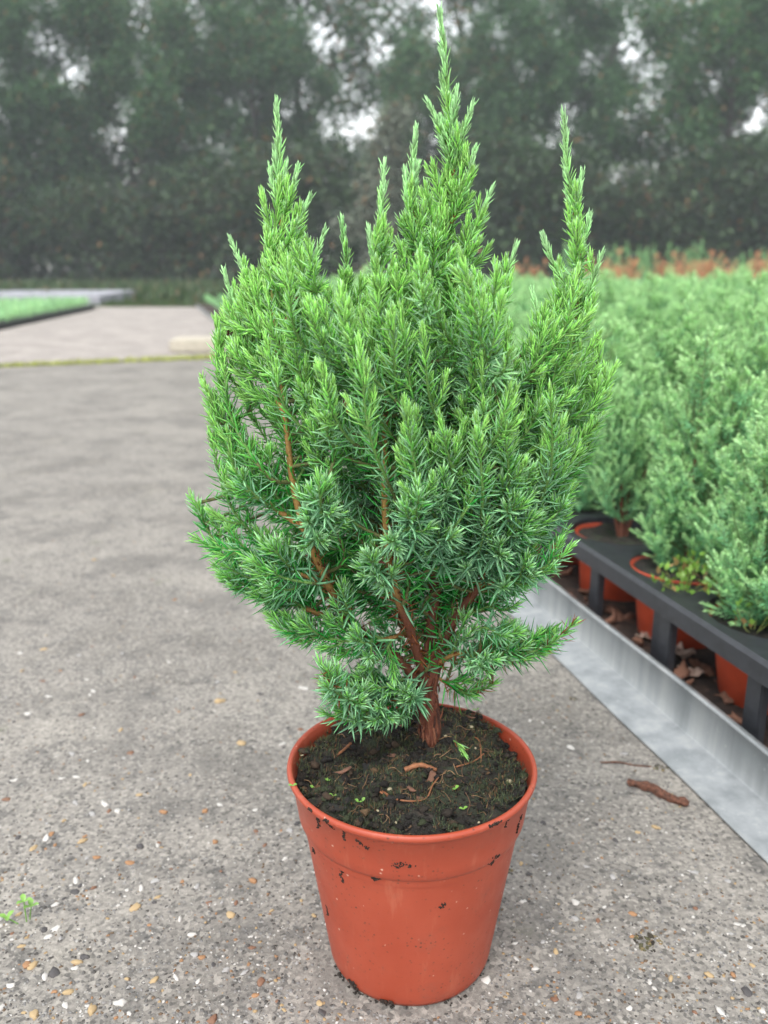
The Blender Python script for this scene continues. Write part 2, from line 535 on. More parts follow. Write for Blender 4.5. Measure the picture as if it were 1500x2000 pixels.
def lump(n=2, seed=0, amp=0.25):
    bm = bmesh.new()
    bmesh.ops.create_icosphere(bm, subdivisions=n, radius=1)
    for v in bm.verts:
        k = 1 + amp * mnoise.noise(v.co * 1.3 + Vector((seed * 7.1, seed * 3.3, seed * 1.7)))
        v.co *= k
    V = np.array([v.co[:] for v in bm.verts])
    F = np.array([[l.index for l in f.verts] for f in bm.faces])
    bm.free()
    return V, F
def scatter_lumps(name, pos, size, col, rng, squash=0.6, seeds=5, sub=1):
    """many small lumps joined into one mesh"""
    Vs, Fs, Cs, off = [], [], [], 0
    base = [lump(sub, k, 0.95) for k in range(seeds)]
    for i in range(len(pos)):
        V, F = base[i % seeds]
        a = rng.uniform(0, 6.28)
        c, s = math.cos(a), math.sin(a)
        sx, sy, sz = size[i] * rng.uniform(0.7, 1.3), size[i] * rng.uniform(0.6, 1.1), size[i] * squash * rng.uniform(0.7, 1.2)
        W = V * (sx, sy, sz)
        W = np.stack([W[:, 0] * c - W[:, 1] * s, W[:, 0] * s + W[:, 1] * c, W[:, 2]], 1) + pos[i]
        Vs.append(W); Fs.append(F + off); off += len(V)
        Cs.append(np.repeat(np.asarray(col[i], float)[None], len(F), 0))
    return npmesh(name, np.concatenate(Vs), None, np.concatenate(Fs), np.concatenate(Cs), smooth=False)

# ------------------------------------------------------------------ the setting
BO = np.array((0.2797, 0.5518))                 # a point on the fold of the metal edging
BD = np.array((-0.2514, 0.9679))                # along the bed edge, away from the camera
BN = np.array((0.9679, 0.2514))                 # into the bed
def bed(u, v, z=0.0):
    q = BO + BD * u + BN * v
    return np.array((q[0], q[1], z))
BEDZ = 0.02

def sheet(name, poly, z, mat, thick=0.0):
    bm = bmesh.new()
    vs = [bm.verts.new((x, y, z)) for x, y in poly]
    f = bm.faces.new(vs)
    if thick:
        r = bmesh.ops.extrude_face_region(bm, geom=[f])
        for v in [g for g in r['geom'] if isinstance(g, bmesh.types.BMVert)]:
            v.co.z -= thick
    me = bm_mesh(name, bm)
    return obj(name, me, mat)
ground = tag(sheet('ground', [(-62, -20), (62, -20), (62, 70), (-62, 70)], -0.05, M['ground']), kind='structure')
JA, JB = np.array((-1.491, 3.407)), np.array((-0.722, 3.758))
JD = unit(JB - JA)
JN = np.array((-JD[1], JD[0]))
ja, jb = JA - JD * 5.0, JB + JD * 0.4
yard = tag(sheet('concrete_yard', [(-6, -3), (2.6, -3), (0.9, 0.2), tuple(bed(0.02, 0.02)[:2]), tuple(bed(3.2, 0.02)[:2]), tuple(jb), tuple(ja)], 0.0, M['concrete'], 0.06), kind='structure')
g0, g1 = ja + JN * 0.035, jb + JN * 0.035
far_y = 8.55
path = tag(sheet('concrete_path', [tuple(g0), tuple(g1), tuple(bed(3.7, 0.02)[:2]), (-1.70, far_y), (-2.78, far_y), (-2.60, 8.2), (-2.30, 5.05), (-5.5, 4.3)], 0.004, M['concrete2'], 0.06), kind='structure')
bedg = tag(sheet('bed_ground', [tuple(bed(-1.2, 0.002)[:2]), tuple(bed(-1.2, 4)[:2]), tuple(bed(9.0, 8)[:2]), tuple(bed(9.0, 0.002)[:2])], BEDZ, M['bed'], 0.06), kind='structure')
farroad = tag(sheet('far_track', [(-30, 23.5), (-4.2, 23.5), (-4.2, 26.5), (-30, 26.5)], -0.04, M['kerb']), kind='structure')

# ---- stones set in the concrete
rng = np.random.default_rng(5)
R = random.Random(5)
stone_meshes = {}
kinds = ['white_stone'] * 26 + ['yellow_stone'] * 12 + ['orange_stone'] * 13 + ['brown_stone'] * 16 + ['grey_stone'] * 20 + ['dark_stone'] * 13
for kname in set(kinds):
    for s in range(3):
        V, F = lump(2, s + 3 * sorted(set(kinds)).index(kname), 0.7)
        me = npmesh('stone', V * (1, 0.72, 0.5), None, F, smooth=True)
        me.materials.append(M[kname])
        stone_meshes[(kname, s)] = me
POTC = np.array((0.0150, 0.4185))
def free_spot(x, y, r=0.0):
    if (x - POTC[0]) ** 2 + (y - POTC[1]) ** 2 < (0.050 + r) ** 2: return False
    w = np.array((x, y)) - BO
    return w @ BN < -0.05 - r
fixed = [(1115, 1460, 5.2, 'white_stone'), (1035, 1408, 3.2, 'white_stone'), (1060, 1412, 2.4, 'white_stone'), (1084, 1420, 3, 'white_stone'), (205, 1572, 5.4, 'white_stone'),
         (320, 1587, 5.0, 'orange_stone'), (262, 1775, 6.2, 'yellow_stone'), (190, 1675, 4.2, 'orange_stone'), (255, 1685, 5.0, 'orange_stone'), (1235, 1785, 4.2, 'orange_stone'),
         (1168, 1797, 3.4, 'brown_stone'), (1085, 1858, 3.4, 'yellow_stone'), (1045, 1893, 4.0, 'white_stone'), (1008, 1872, 3.0, 'white_stone'), (1440, 1805, 3.4, 'white_stone'),
         (1452, 1808, 2.6, 'white_stone'), (1465, 1850, 3.0, 'white_stone'), (1245, 1626, 3.0, 'yellow_stone'), (235, 1960, 4.6, 'white_stone'), (180, 1975, 4.6, 'yellow_stone'),
         (300, 1915, 4.0, 'yellow_stone'), (150, 1880, 4.4, 'yellow_stone'), (52, 1885, 4.6, 'orange_stone'), (22, 1925, 4.0, 'white_stone'), (88, 1908, 4.0, 'white_stone'),
         (510, 1918, 4.2, 'brown_stone'), (1385, 1905, 3.6, 'yellow_stone'), (1278, 1930, 3.0, 'white_stone'), (1490, 1975, 3.6, 'white_stone'), (122, 1520, 4.0, 'white_stone'),
         (150, 1518, 4.0, 'white_stone'), (28, 1524, 4.2, 'white_stone'), (182, 1350, 5, 'white_stone'), (55, 1395, 5, 'white_stone'), (470, 1452, 6, 'yellow_stone'), (430, 1370, 7, 'yellow_stone'),
         (595, 1346, 7, 'white_stone'), (552, 1454, 4, 'white_stone'), (950, 1914, 4.5, 'white_stone'), (1130, 1980, 3, 'orange_stone'), (85, 1330, 5, 'brown_stone'), (400, 1585, 4, 'orange_stone'), (420, 1645, 4, 'orange_stone'), (395, 1870, 3.6, 'orange_stone'), (375, 1826, 3.6, 'white_stone'), (65, 1657, 4.4, 'yellow_stone')]
taken = []
def put_stone(x, y, r, k):
    me = stone_meshes[(k, R.randrange(3))]
    o = bpy.data.objects.new('stone', me)
    COL.objects.link(o)
    o.parent = yard
    o.location = (x, y, r * R.uniform(-0.12, 0.12))
    o.rotation_euler = (R.uniform(-0.3, 0.3), R.uniform(-0.3, 0.3), R.uniform(0, 6.28))
    o.scale = (r, r * R.uniform(0.75, 1.1), r * R.uniform(0.6, 1.0))
    taken.append((x, y))
for px, py, mm, k in fixed:
    q = G(px, py)
    put_stone(q[0], q[1], mm * 0.0007, k)
tries = 0
while len(taken) < 298 and tries < 20000:
    tries += 1
    px = R.uniform(-20, 1520)
    py = 1000 + 1040 * R.random() ** 0.55
    q = G(px, py)
    if not free_spot(q[0], q[1], 0.008): continue
    if px > 800 and R.random() < 0.6: continue
    sz = R.uniform(1.2, 2.1) if R.random() < 0.75 else R.uniform(2.1, 3.2)
    put_stone(q[0], q[1], sz * 0.00115 * (1 + 0.55 * max(0, q[1] - 0.6)), R.choice(kinds))
pos, size, col = [], [], []
pal = [(0.45, 0.43, 0.4), (0.30, 0.29, 0.27), (0.22, 0.21, 0.20), (0.16, 0.155, 0.15), (0.30, 0.21, 0.11), (0.24, 0.135, 0.07), (0.06, 0.055, 0.05), (0.12, 0.08, 0.05), (0.10, 0.095, 0.09)]
wts = [5, 10, 16, 18, 4, 4, 12, 8, 16]
while len(pos) < 9500:
    px = R.uniform(-40, 1540)
    py = 860 + 1180 * R.random() ** 0.5
    q = G(px, py)
    if not free_spot(q[0], q[1], 0.002): continue
    pos.append((q[0], q[1], 0.0))
    size.append(R.uniform(0.0004, 0.0013) * (1 + 0.5 * max(0, q[1] - 0.55)))
    col.append((*R.choices(pal, wts)[0], 1))
tag(obj('gravel', scatter_lumps('gravel', pos, size, col, R, 0.5, 6, 1), M['gravel'], yard), kind='stuff')

# ---- moss in the joint between yard and path
mn = Needles()
def blades(ns, B, L, W, spread, young, dead, rng, K=0.1):
    n = len(B)
    a = rng.uniform(0, 2 * np.pi, n)
    tl = rng.uniform(0, spread, n)
    D = np.stack([np.cos(a) * np.sin(tl), np.sin(a) * np.sin(tl), np.cos(tl)], 1)
    U = unit(np.cross(D, np.stack([-np.sin(a), np.cos(a), np.zeros(n)], 1)) + 1e-4)
    C = np.stack([np.zeros(n), rng.uniform(0, 1, n), np.clip(young, 0, 1), dead], 1)
    ns.add(B, D, U, L, W, C, np.full(n, K))
n = 9000
t = rng.uniform(0, 1, n)
wid = 0.024 + 0.06 * np.clip((t - 0.78) / 0.2, 0, 1) + 0.03 * np.clip((0.72 - t) * 4, 0, 1) * (t > 0.55)
base2 = ja[None] + (jb - ja)[None] * t[:, None] + JN[None] * (0.018 + rng.normal(0, 0.5, n) * wid)[:, None]
blades(mn, np.concatenate([base2, np.full((n, 1), 0.0)], 1), rng.uniform(0.008, 0.022, n), rng.uniform(0.004, 0.008, n), 1.1, rng.uniform(0.5, 1.0, n), rng.uniform(0, 0.25, n), rng)
M['mossy'] = leafmat('joint_moss', (0.19, 0.25, 0.035), (0.38, 0.42, 0.07), (0.3, 0.35, 0.07), (0.2, 0.13, 0.06), 0.2, 0.8, 0.1)
tag(obj('joint_moss', mn.flat('joint_moss'), M['mossy']), 'yellow-green moss growing in the joint across the concrete', 'moss', kind='stuff')

# ---- concrete kerb block beside the far bed
kb = box_mesh('kerb_block', -0.30, 0.30, -0.13, 0.13, 0.0, 0.055, 0.008)
ko = obj('kerb_block', kb, M['kerb'])
ko.location = (-0.68, 4.12, 0.004)
ko.rotation_euler = (0, 0, 0.12)
tag(ko, 'low pale concrete kerb block behind the mossy joint', 'kerb')

# ---- metal edging
def rail():
    prof = [(-0.0425, 0.001), (-0.0425, 0.0030), (-0.0030, 0.0034), (-0.0016, 0.0048), (-0.0014, 0.0385), (-0.0042, 0.0402), (-0.0038, 0.0422), (0.0016, 0.0420), (0.0012, 0.001)]
    us = np.concatenate([np.linspace(-0.75, 1.3, 60), np.linspace(1.4, 8.2, 40)])
    V = []
    for u in us:
        w = 0.0012 * math.sin(u * 7.3) + 0.0007 * math.sin(u * 19.1)
        for v, z in prof:
            k = z / 0.04
            V.append(bed(u, v + w * k + (0.0005 * math.sin(u * 31) if v < -0.03 else 0), z + (0.0006 * math.sin(u * 11) if k > 0.5 else 0)))
    m = len(prof)
    q = [(i * m + k, i * m + (k + 1) % m, (i + 1) * m + (k + 1) % m, (i + 1) * m + k) for i in range(len(us) - 1) for k in range(m)]
    me = npmesh('metal_edging', V, q)
    return obj('metal_edging', me, M['galv'])
tag(rail(), 'angled galvanised steel edging strip between concrete yard and potted bed', 'edging')
mb = Tubes()
pth = np.array([bed(u, 0.006 + 0.002 * math.sin(u * 23), 0.028 + 0.004 * math.sin(u * 17)) for u in np.linspace(-0.7, 2.0, 80)])
mb.add(pth, np.full(80, 0.0042), np.tile((0.014, 0.014, 0.015, 1), (80, 1)), 6)
tag(obj('membrane_edge', mb.mesh('membrane_edge'), M['membrane']), 'black weed membrane edge tucked behind the steel strip', 'membrane')

# ---- bark chips and a pale dry leaf between edging and trays
chip_meshes = []
for s in range(5):
    V, F = lump(2, 40 + s, 1.0)
    V = V * (1, 0.55, 0.28)
    V[:, 2] += 0.25 * V[:, 0] ** 2
    me = npmesh('bark_chip', V, None, F)
    me.materials.append(M['chip'])
    chip_meshes.append(me)
for i in range(110):
    u = R.uniform(-0.35, 0.55)
    v = R.uniform(0.014, 0.062)
    o = bpy.data.objects.new('bark_chip', chip_meshes[i % 5])
    COL.objects.link(o)
    o.parent = bedg
    s = R.uniform(0.004, 0.011)
    o.location = bed(u, v, BEDZ + s * R.uniform(0.0, 0.5))
    o.rotation_euler = (R.uniform(-0.7, 0.7), R.uniform(-0.7, 0.7), R.uniform(0, 6.28))
    o.scale = (s, s * R.uniform(0.7, 1.2), s)
def crumpled(name, seed, sx, sy):
    k = 22
    xs = np.linspace(-1, 1, k)
    V = []
    for i in range(k):
        for j in range(k):
            x, y = xs[i], xs[j]
            r = max(abs(x), abs(y)) or 1
            rr = math.hypot(x, y) or 1
            x, y = x * r / rr, y * r / rr
            nz = mnoise.noise(Vector((x * 1.8 + seed, y * 1.8, 0))) * 0.55 + 0.35 * x * x
            V.append((x * sx * (1 + 0.25 * mnoise.noise(Vector((x * 3, y * 3, seed)))), y * sy, nz * sx + 0.3 * sx))
    q = [(i * k + j, (i + 1) * k + j, (i + 1) * k + j + 1, i * k + j + 1) for i in range(k - 1) for j in range(k - 1)]
    me = npmesh(name, V, q, smooth=True)
    me.materials.append(M['dryleaf'])
    return me
for i, (px, py, s) in enumerate(((1328, 1268, 0.017), (1352, 1306, 0.013), (1262, 1232, 0.012))):
    q = G(px, py, BEDZ + 0.008)
    o = obj('dry_leaf', crumpled('dry_leaf', i * 3.3, s, s * 0.6))
    o.location = (q[0], q[1], BEDZ)
    o.rotation_euler = (0.2, 0.1, 1.9 + i)
    tag(o, ['large pale curled dry leaf below the tray beside steel edging', 'smaller pale dry leaf curled next to the large one', 'little pinkish dry leaf near the tray leg'][i], 'leaf', 'dry leaves under the trays')
    md = o.modifiers.new('thick', 'SOLIDIFY')
    md.thickness = 0.0006

# ---- sticks and crumbs lying on the concrete
def stick(name, a, b, r, label):
    a, b = np.array(a), np.array(b)
    pts = [a, a * 0.65 + b * 0.35 + np.array((0.0012, 0.001, 0.001)), a * 0.3 + b * 0.7 + np.array((-0.001, 0, 0.0)), b]
    p = spline(pts, 0.002)
    tb = Tubes()
    n = len(p)
    rad = r * (0.75 + 0.35 * np.sin(np.linspace(0.3, 2.6, n))) * (1 + 0.1 * np.array([mnoise.noise(Vector((i * 0.4, 0, 3))) for i in range(n)]))
    rad[-1] *= 0.8
    tb.add(p, rad, np.tile((0.15, 0.06, 0.03, 1), (n, 1)), 7)
    me = tb.mesh(name)
    me.polygons.foreach_set('use_smooth', np.zeros(len(me.polygons), bool))
    for v in me.vertices:
        k = mnoise.noise(Vector((v.co.x * 160, v.co.y * 160, v.co.z * 900))) + 0.6 * mnoise.noise(v.co * 900)
        v.co += Vector((0.25, 0.25, 0.5)) * r * k
    o = obj(name, me, M['stick'])
    tag(o, label, 'stick')
    return o
a, b = G(1226, 1532), G(1344, 1576)
stick('bark_stick', a + (0, 0, 0.0022), b + (0, 0, 0.0028), 0.0030, 'short reddish-brown bark stick lying on concrete by the steel edging')
a, b = G(1172, 1490), G(1272, 1498)
stick('thin_twig', a + (0, 0, 0.0003), b + (0, 0, 0.0003), 0.0006, 'hair-thin dry twig on the concrete behind the bark stick')
def clod(px, py, r, label, k):
    q = G(px, py)
    pos, size, col = [], [], []
    for i in range(26):
        a, d = R.uniform(0, 6.28), r * R.random() ** 0.6
        pos.append((q[0] + d * math.cos(a), q[1] + d * math.sin(a) * 0.8, -r * 0.03))
        size.append(r * R.uniform(0.08, 0.26))
        col.append(R.choice(((0.03, 0.025, 0.02, 1), (0.05, 0.042, 0.03, 1), (0.08, 0.075, 0.04, 1), (0.18, 0.14, 0.07, 1))))
    o = obj('soil_clod', scatter_lumps('soil_clod', pos, size, col, R, 0.55, 4, 2), M['crumb'])
    tag(o, label, 'clod', 'crumbs of soil on the concrete')
clod(1266, 1842, 0.0085, 'crumbly black soil clod with yellowish bits on the concrete', 0)
clod(1122, 1365, 0.0045, 'small dark soil crumb near the flange of the steel edging', 1)
clod(1290, 1500, 0.006, 'dark crumb pile touching the steel edging above the stick', 2)
clod(990, 1700, 0.004, 'small dark crumb on the concrete right of the pot', 3)

# ---- little weed seedling in the concrete
q = G(52, 1800)
wd = thing('weed_seedling', 'tiny pale green weed seedling sprouting from a crack in concrete', 'weed', q)
tb = Tubes()
wl = []
for k, (dx, dy, h) in enumerate(((0.0, 0.0, 0.014), (-0.0105, -0.002, 0.004), (0.003, 0.002, 0.009))):
    p = spline([(dx * 0.4, dy, 0), (dx * 0.7, dy, h * 0.6), (dx, dy, h)], 0.001)
    tb.add(p, np.full(len(p), 0.0004), np.tile((0.14, 0.28, 0.06, 1), (len(p), 1)), 5)
    for s in range(3):
        wl.append((dx, dy, h, s * 2.1 + k))
obj('stem', tb.mesh('stem'), M['bark'], wd)
def leaf_mesh(name, L, W):
    bm = bmesh.new()
    rows = 6
    vs = []
    for i in range(rows + 1):
        t = i / rows
        w = W * math.sin(math.pi * min(1, t * 0.94 + 0.06)) ** 0.8
        z = L * 0.25 * math.sin(t * 2.2)
        vs.append([bm.verts.new((t * L, -w / 2, z + w * 0.12)), bm.verts.new((t * L, 0, z)), bm.verts.new((t * L, w / 2, z + w * 0.12))])
    for i in range(rows):
        for j in range(2):
            bm.faces.new((vs[i][j], vs[i + 1][j], vs[i + 1][j + 1], vs[i][j + 1]))
    return bm_mesh(name, bm, True)
M['seedleaf'] = simple('seedling_leaf', (0.17, 0.33, 0.06), 0.45, 0.2, 300, 0.1, 0.0003)
lm = leaf_mesh('leaf', 0.0055, 0.0032)
lm.materials.append(M['seedleaf'])
for x, y, z, a in wl:
    o = obj('leaf', lm, None, wd, (x, y, z))
    o.rotation_euler = (0, -0.2, a)

# ------------------------------------------------------------------ the juniper in its pot
POTH = 0.121
px0 = np.array((POTC[0], POTC[1], 0.0))
jun = thing('potted_juniper', 'bushy bright green juniper with spiky upright tips in terracotta-coloured plastic pot', 'potted plant', px0)
prof = [(0.0, 0.004), (0.036, 0.004), (0.0415, 0.0015), (0.0430, 0.0000), (0.0448, 0.0008), (0.0459, 0.0035), (0.0468, 0.009), (0.0531, 0.050), (0.0590, 0.0880), (0.0594, 0.0900), (0.0609, 0.0915), (0.0618, 0.0936),
        (0.0624, 0.098), (0.0650, 0.1155), (0.0660, 0.1168), (0.0671, 0.1178), (0.0675, 0.1192), (0.0671, 0.1206), (0.0660, 0.1212), (0.0650, 0.1209), (0.0643, 0.1198), (0.0638, 0.115), (0.0606, 0.094), (0.0594, 0.087)]
pot = obj('pot', lathe('pot', prof, 128), M['pot'], jun)
tag(pot, 'terracotta orange plastic pot with rolled rim and dirt splashes')
# soil
SOILR = 0.0628
def soil_h(x, y):
    r = math.hypot(x, y) / SOILR
    z = 0.1152 + 0.0082 * mnoise.noise(Vector((x * 42, y * 42, 1.3))) + 0.0042 * mnoise.noise(Vector((x * 120, y * 120, 5.1))) + 0.0022 * mnoise.noise(Vector((x * 300, y * 300, 9.1)))
    z += 0.007 * math.exp(-((x - 0.030) ** 2 + (y - 0.036) ** 2) / 0.0007) + 0.004 * math.exp(-((x - 0.008) ** 2 + (y - 0.02) ** 2) / 0.0005)
    z += 0.003 * math.exp(-((y + 0.048) ** 2) / 0.0004)
    z -= 0.003 * max(0, -x / SOILR) * (1 if y > 0 else 0.3)
    return z
V, q = [], []
NR, NA = 46, 120
for i in range(NR + 1):
    for k in range(NA):
        a = 2 * math.pi * k / NA
        r = SOILR * i / NR
        x, y = r * math.cos(a), r * math.sin(a)
        V.append((x, y, soil_h(x, y) - 0.004 * (i / NR) ** 10))
for i in range(NR):
    for k in range(NA):
        q.append((i * NA + k, i * NA + (k + 1) % NA, (i + 1) * NA + (k + 1) % NA, (i + 1) * NA + k))
soil = obj('soil', npmesh('soil', V, q, smooth=True), M['soil'], jun)
tag(soil, 'dark mossy potting soil')
pos, size, col = [], [], []
for i in range(3400):
    a, r = R.uniform(0, 6.283), (SOILR - 0.001) * math.sqrt(R.random())
    x, y = r * math.cos(a), r * math.sin(a)
    s = R.uniform(0.0003, 0.0011) if R.random() < 0.90 else R.uniform(0.0011, 0.0030)
    pos.append((x, y, soil_h(x, y) + s * 0.3))
    size.append(s)
    col.append((*R.choices([(0.012, 0.010, 0.009), (0.024, 0.019, 0.015), (0.045, 0.03, 0.02), (0.03, 0.036, 0.018), (0.09, 0.055, 0.03), (0.35, 0.3, 0.2)], [38, 28, 12, 16, 5, 1])[0], 1))
tag(obj('crumbs', scatter_lumps('crumbs', pos, size, col, R, 0.6, 9, 1), M['crumb'], soil), kind='stuff')
ms = Needles()
n = 15000
a, r = rng.uniform(0, 2 * np.pi, n), (SOILR - 0.0005) * np.sqrt(rng.uniform(0, 1, n))
x, y = r * np.cos(a), r * np.sin(a)
dens = np.array([mnoise.noise(Vector((x[i] * 60, y[i] * 60, 2.2))) for i in range(n)])
keep = dens > -0.12
x, y, dens = x[keep], y[keep], dens[keep]
n = len(x)
B = np.stack([x, y, [soil_h(x[i], y[i]) - 0.0003 for i in range(n)]], 1)
blades(ms, B, rng.uniform(0.0014, 0.0045, n), rng.uniform(0.00022, 0.0005, n), 1.35, rng.uniform(0, 0.7, n) * (rng.uniform(0, 1, n) > 0.6) + 0.35 * (y > 0.01) * rng.uniform(0, 1, n), (rng.uniform(0, 1, n) > 0.85) * 1.0, rng)
tag(obj('moss', ms.flat('moss'), M['moss'], soil), kind='stuff')
# roots, flakes and seedlings on the soil
def soilpt(px, py, dz=0.0):
    z = 0.113
    for _ in range(4):
        q = G(px, py, z)
        z = soil_h(q[0] - POTC[0], q[1] - POTC[1])
    q = G(px, py, z)
    return np.array((q[0] - POTC[0], q[1] - POTC[1], z + dz))
def root(pxs, r, name='root'):
    p = spline([soilpt(x, y, dz) for x, y, dz in pxs], 0.0012)
    tb = Tubes()
    n = len(p)
    tb.add(p, r * np.linspace(1.0, 0.75, n) * (1 + 0.12 * np.sin(np.arange(n) * 1.7)), np.tile((0.2, 0.09, 0.04, 1), (n, 1)), 6)
    return obj(name, tb.mesh(name), M['rootmat'], soil)
root([(742, 1548, 0.0005), (757, 1560, 0.0015), (790, 1568, 0.0012), (830, 1566, 0.0015), (845, 1540, 0.002), (858, 1520, 0.001)], 0.00055)
root([(790, 1506, 0.0005), (820, 1500, 0.0018), (852, 1507, 0.001)], 0.0016)
root([(718, 1535, 0.0006), (745, 1548, 0.0012), (762, 1560, 0.001)], 0.0008)
root([(890, 1500, 0.0006), (925, 1490, 0.001), (945, 1475, 0.001)], 0.0005)
root([(905, 1440, 0.001), (935, 1452, 0.002), (940, 1500, 0.001)], 0.0004)
root([(690, 1450, 0.001), (672, 1470, 0.002), (655, 1480, 0.001)], 0.0009)
for i in range(22):
    x, y = R.uniform(-0.05, 0.05), R.uniform(-0.05, 0.045)
    me = chip_meshes[i % 5].copy()
    me.materials.clear()
    o = obj('bark_flake', me, M['clod'] if i % 3 else M['chip'], soil, (x, y, soil_h(x, y) + 0.0012))
    s = R.uniform(0.0025, 0.0055)
    o.scale = (s, s * 0.8, s * 0.6)
    o.rotation_euler = (R.uniform(-0.5, 0.5), R.uniform(-0.4, 0.4), R.uniform(0, 6.28))
sm = leaf_mesh('leaf', 0.0024, 0.0019)
sm.materials.append(M['seedleaf'])
for px, py in ((905, 1586), (890, 1545), (640, 1530), (700, 1572), (724, 1433), (708, 1570), (650, 1560), (572, 1540), (930, 1392), (612, 1545)):
    b = soilpt(px, py)
    for s in range(2):
        o = obj('seedling_leaf', sm, None, soil, tuple(b + (0, 0, 0.0016)))
        o.rotation_euler = (0, R.uniform(-0.4, 0.1), s * 3.0 + px)
ft = Tubes()
for i in range(150):
    a, r_ = R.uniform(0, 6.283), 0.058 * math.sqrt(R.random())
    x, y, b_ = r_ * math.cos(a), r_ * math.sin(a), R.uniform(0, 6.28)
    pts = []
    for k_ in range(4):
        pts.append((x, y, soil_h(x, y) + R.uniform(0.0002, 0.0022)))
        x += 0.003 * math.cos(b_); y += 0.003 * math.sin(b_); b_ += R.uniform(-0.8, 0.8)
        if math.hypot(x, y) > 0.0615: break
    if len(pts) < 3: continue
    p = spline(pts, 0.0012)
    cc = R.choice(((0.10, 0.055, 0.03, 1), (0.16, 0.09, 0.045, 1), (0.05, 0.03, 0.02, 1), (0.20, 0.12, 0.06, 1)))
    ft.add(p, np.full(len(p), R.uniform(0.00010, 0.00028)), np.tile(cc, (len(p), 1)), 4)
tag(obj('fibres', ft.mesh('fibres'), M['bark'], soil), kind='stuff')
# dirt hanging on the rim and pot wall
def dirt(px, py, w, h, seed, rad=None):
    """smear on the pot wall facing the camera: a thin ragged patch wrapped on the wall"""
    # find the wall point along the pixel ray
    r = ray(px, py)
    best = None
    for t in np.linspace(0.3, 0.7, 1600):
        p = r * t + np.array((0, 0, CAMH))
        z = p[2]
        if z < 0.002 or z > 0.121: continue
        rr = np.interp(z, [0.009, 0.088, 0.0936, 0.1155, 0.1192], [0.0468, 0.0590, 0.0618, 0.0650, 0.0675])
        if math.hypot(p[0] - POTC[0], p[1] - POTC[1]) <= rr:
            best = p
            break
    if best is None: return
    a0, z0 = math.atan2(best[1] - POTC[1], best[0] - POTC[0]), best[2]
    pos, size, col = [], [], []
    n = max(8, int(70 * (w + h) / 0.02))
    for i in range(n):
        s = i / n
        f = mnoise.noise(Vector((s * 3, seed, 0)))
        z = z0 + h * (0.5 - s) + R.uniform(-1, 1) * 0.0006
        a = a0 + (w * (f * 1.3 + R.uniform(-0.3, 0.3))) / 0.062
        z = min(max(z, 0.003), 0.1198)
        rr = np.interp(z, [0.009, 0.088, 0.0936, 0.1155, 0.1192], [0.0468, 0.0590, 0.0618, 0.0650, 0.0675])
        sz = R.uniform(0.0003, 0.0010)
        pos.append(((rr - sz * 0.35) * math.cos(a), (rr - sz * 0.35) * math.sin(a), z))
        size.append(sz)
        col.append(R.choice(((0.018, 0.014, 0.012, 1), (0.04, 0.024, 0.018, 1), (0.03, 0.02, 0.015, 1))))
    o = obj('dirt_smear', scatter_lumps('dirt_smear', pos, size, col, R, 1.0, 4, 1), M['crumb'], pot)
for k, d in enumerate(((668, 1710, 0.002, 0.010), (735, 1716, 0.004, 0.002), (965, 1680, 0.005, 0.006), (1012, 1612, 0.003, 0.010), (1040, 1550, 0.002, 0.012), (705, 1648, 0.004, 0.004), (622, 1605, 0.003, 0.008),
                       (672, 1632, 0.001, 0.006), (612, 1660, 0.004, 0.003), (590, 1630, 0.002, 0.01), (785, 1690, 0.006, 0.003), (990, 1604, 0.001, 0.005), (960, 1604, 0.006, 0.002), (865, 1768, 0.004, 0.003),
                       (640, 1780, 0.001, 0.005), (612, 1700, 0.001, 0.004), (690, 1925, 0.008, 0.003), (640, 1885, 0.003, 0.006), (645, 1560, 0.002, 0.003), (760, 1960, 0.008, 0.002), (880, 1955, 0.008, 0.002), (645, 1610, 0.004, 0.006))):
    dirt(d[0], d[1], d[2], d[3], k * 1.7)
pos, size, col = [], [], []
for i in range(46):
    a = R.choice((3.6, 4.0, 4.35, 5.2, 5.8)) + R.gauss(0, 0.12)
    rr = 0.0450 + abs(R.gauss(0, 0.0016))
    pos.append((rr * math.cos(a), rr * math.sin(a), 0.0004))
    size.append(R.uniform(0.0003, 0.0011))
    col.append((0.03, 0.026, 0.022, 1))
tag(obj('base_crumbs', scatter_lumps('base_crumbs', pos, size, col, R, 0.6, 4, 1), M['crumb'], jun), kind='stuff')

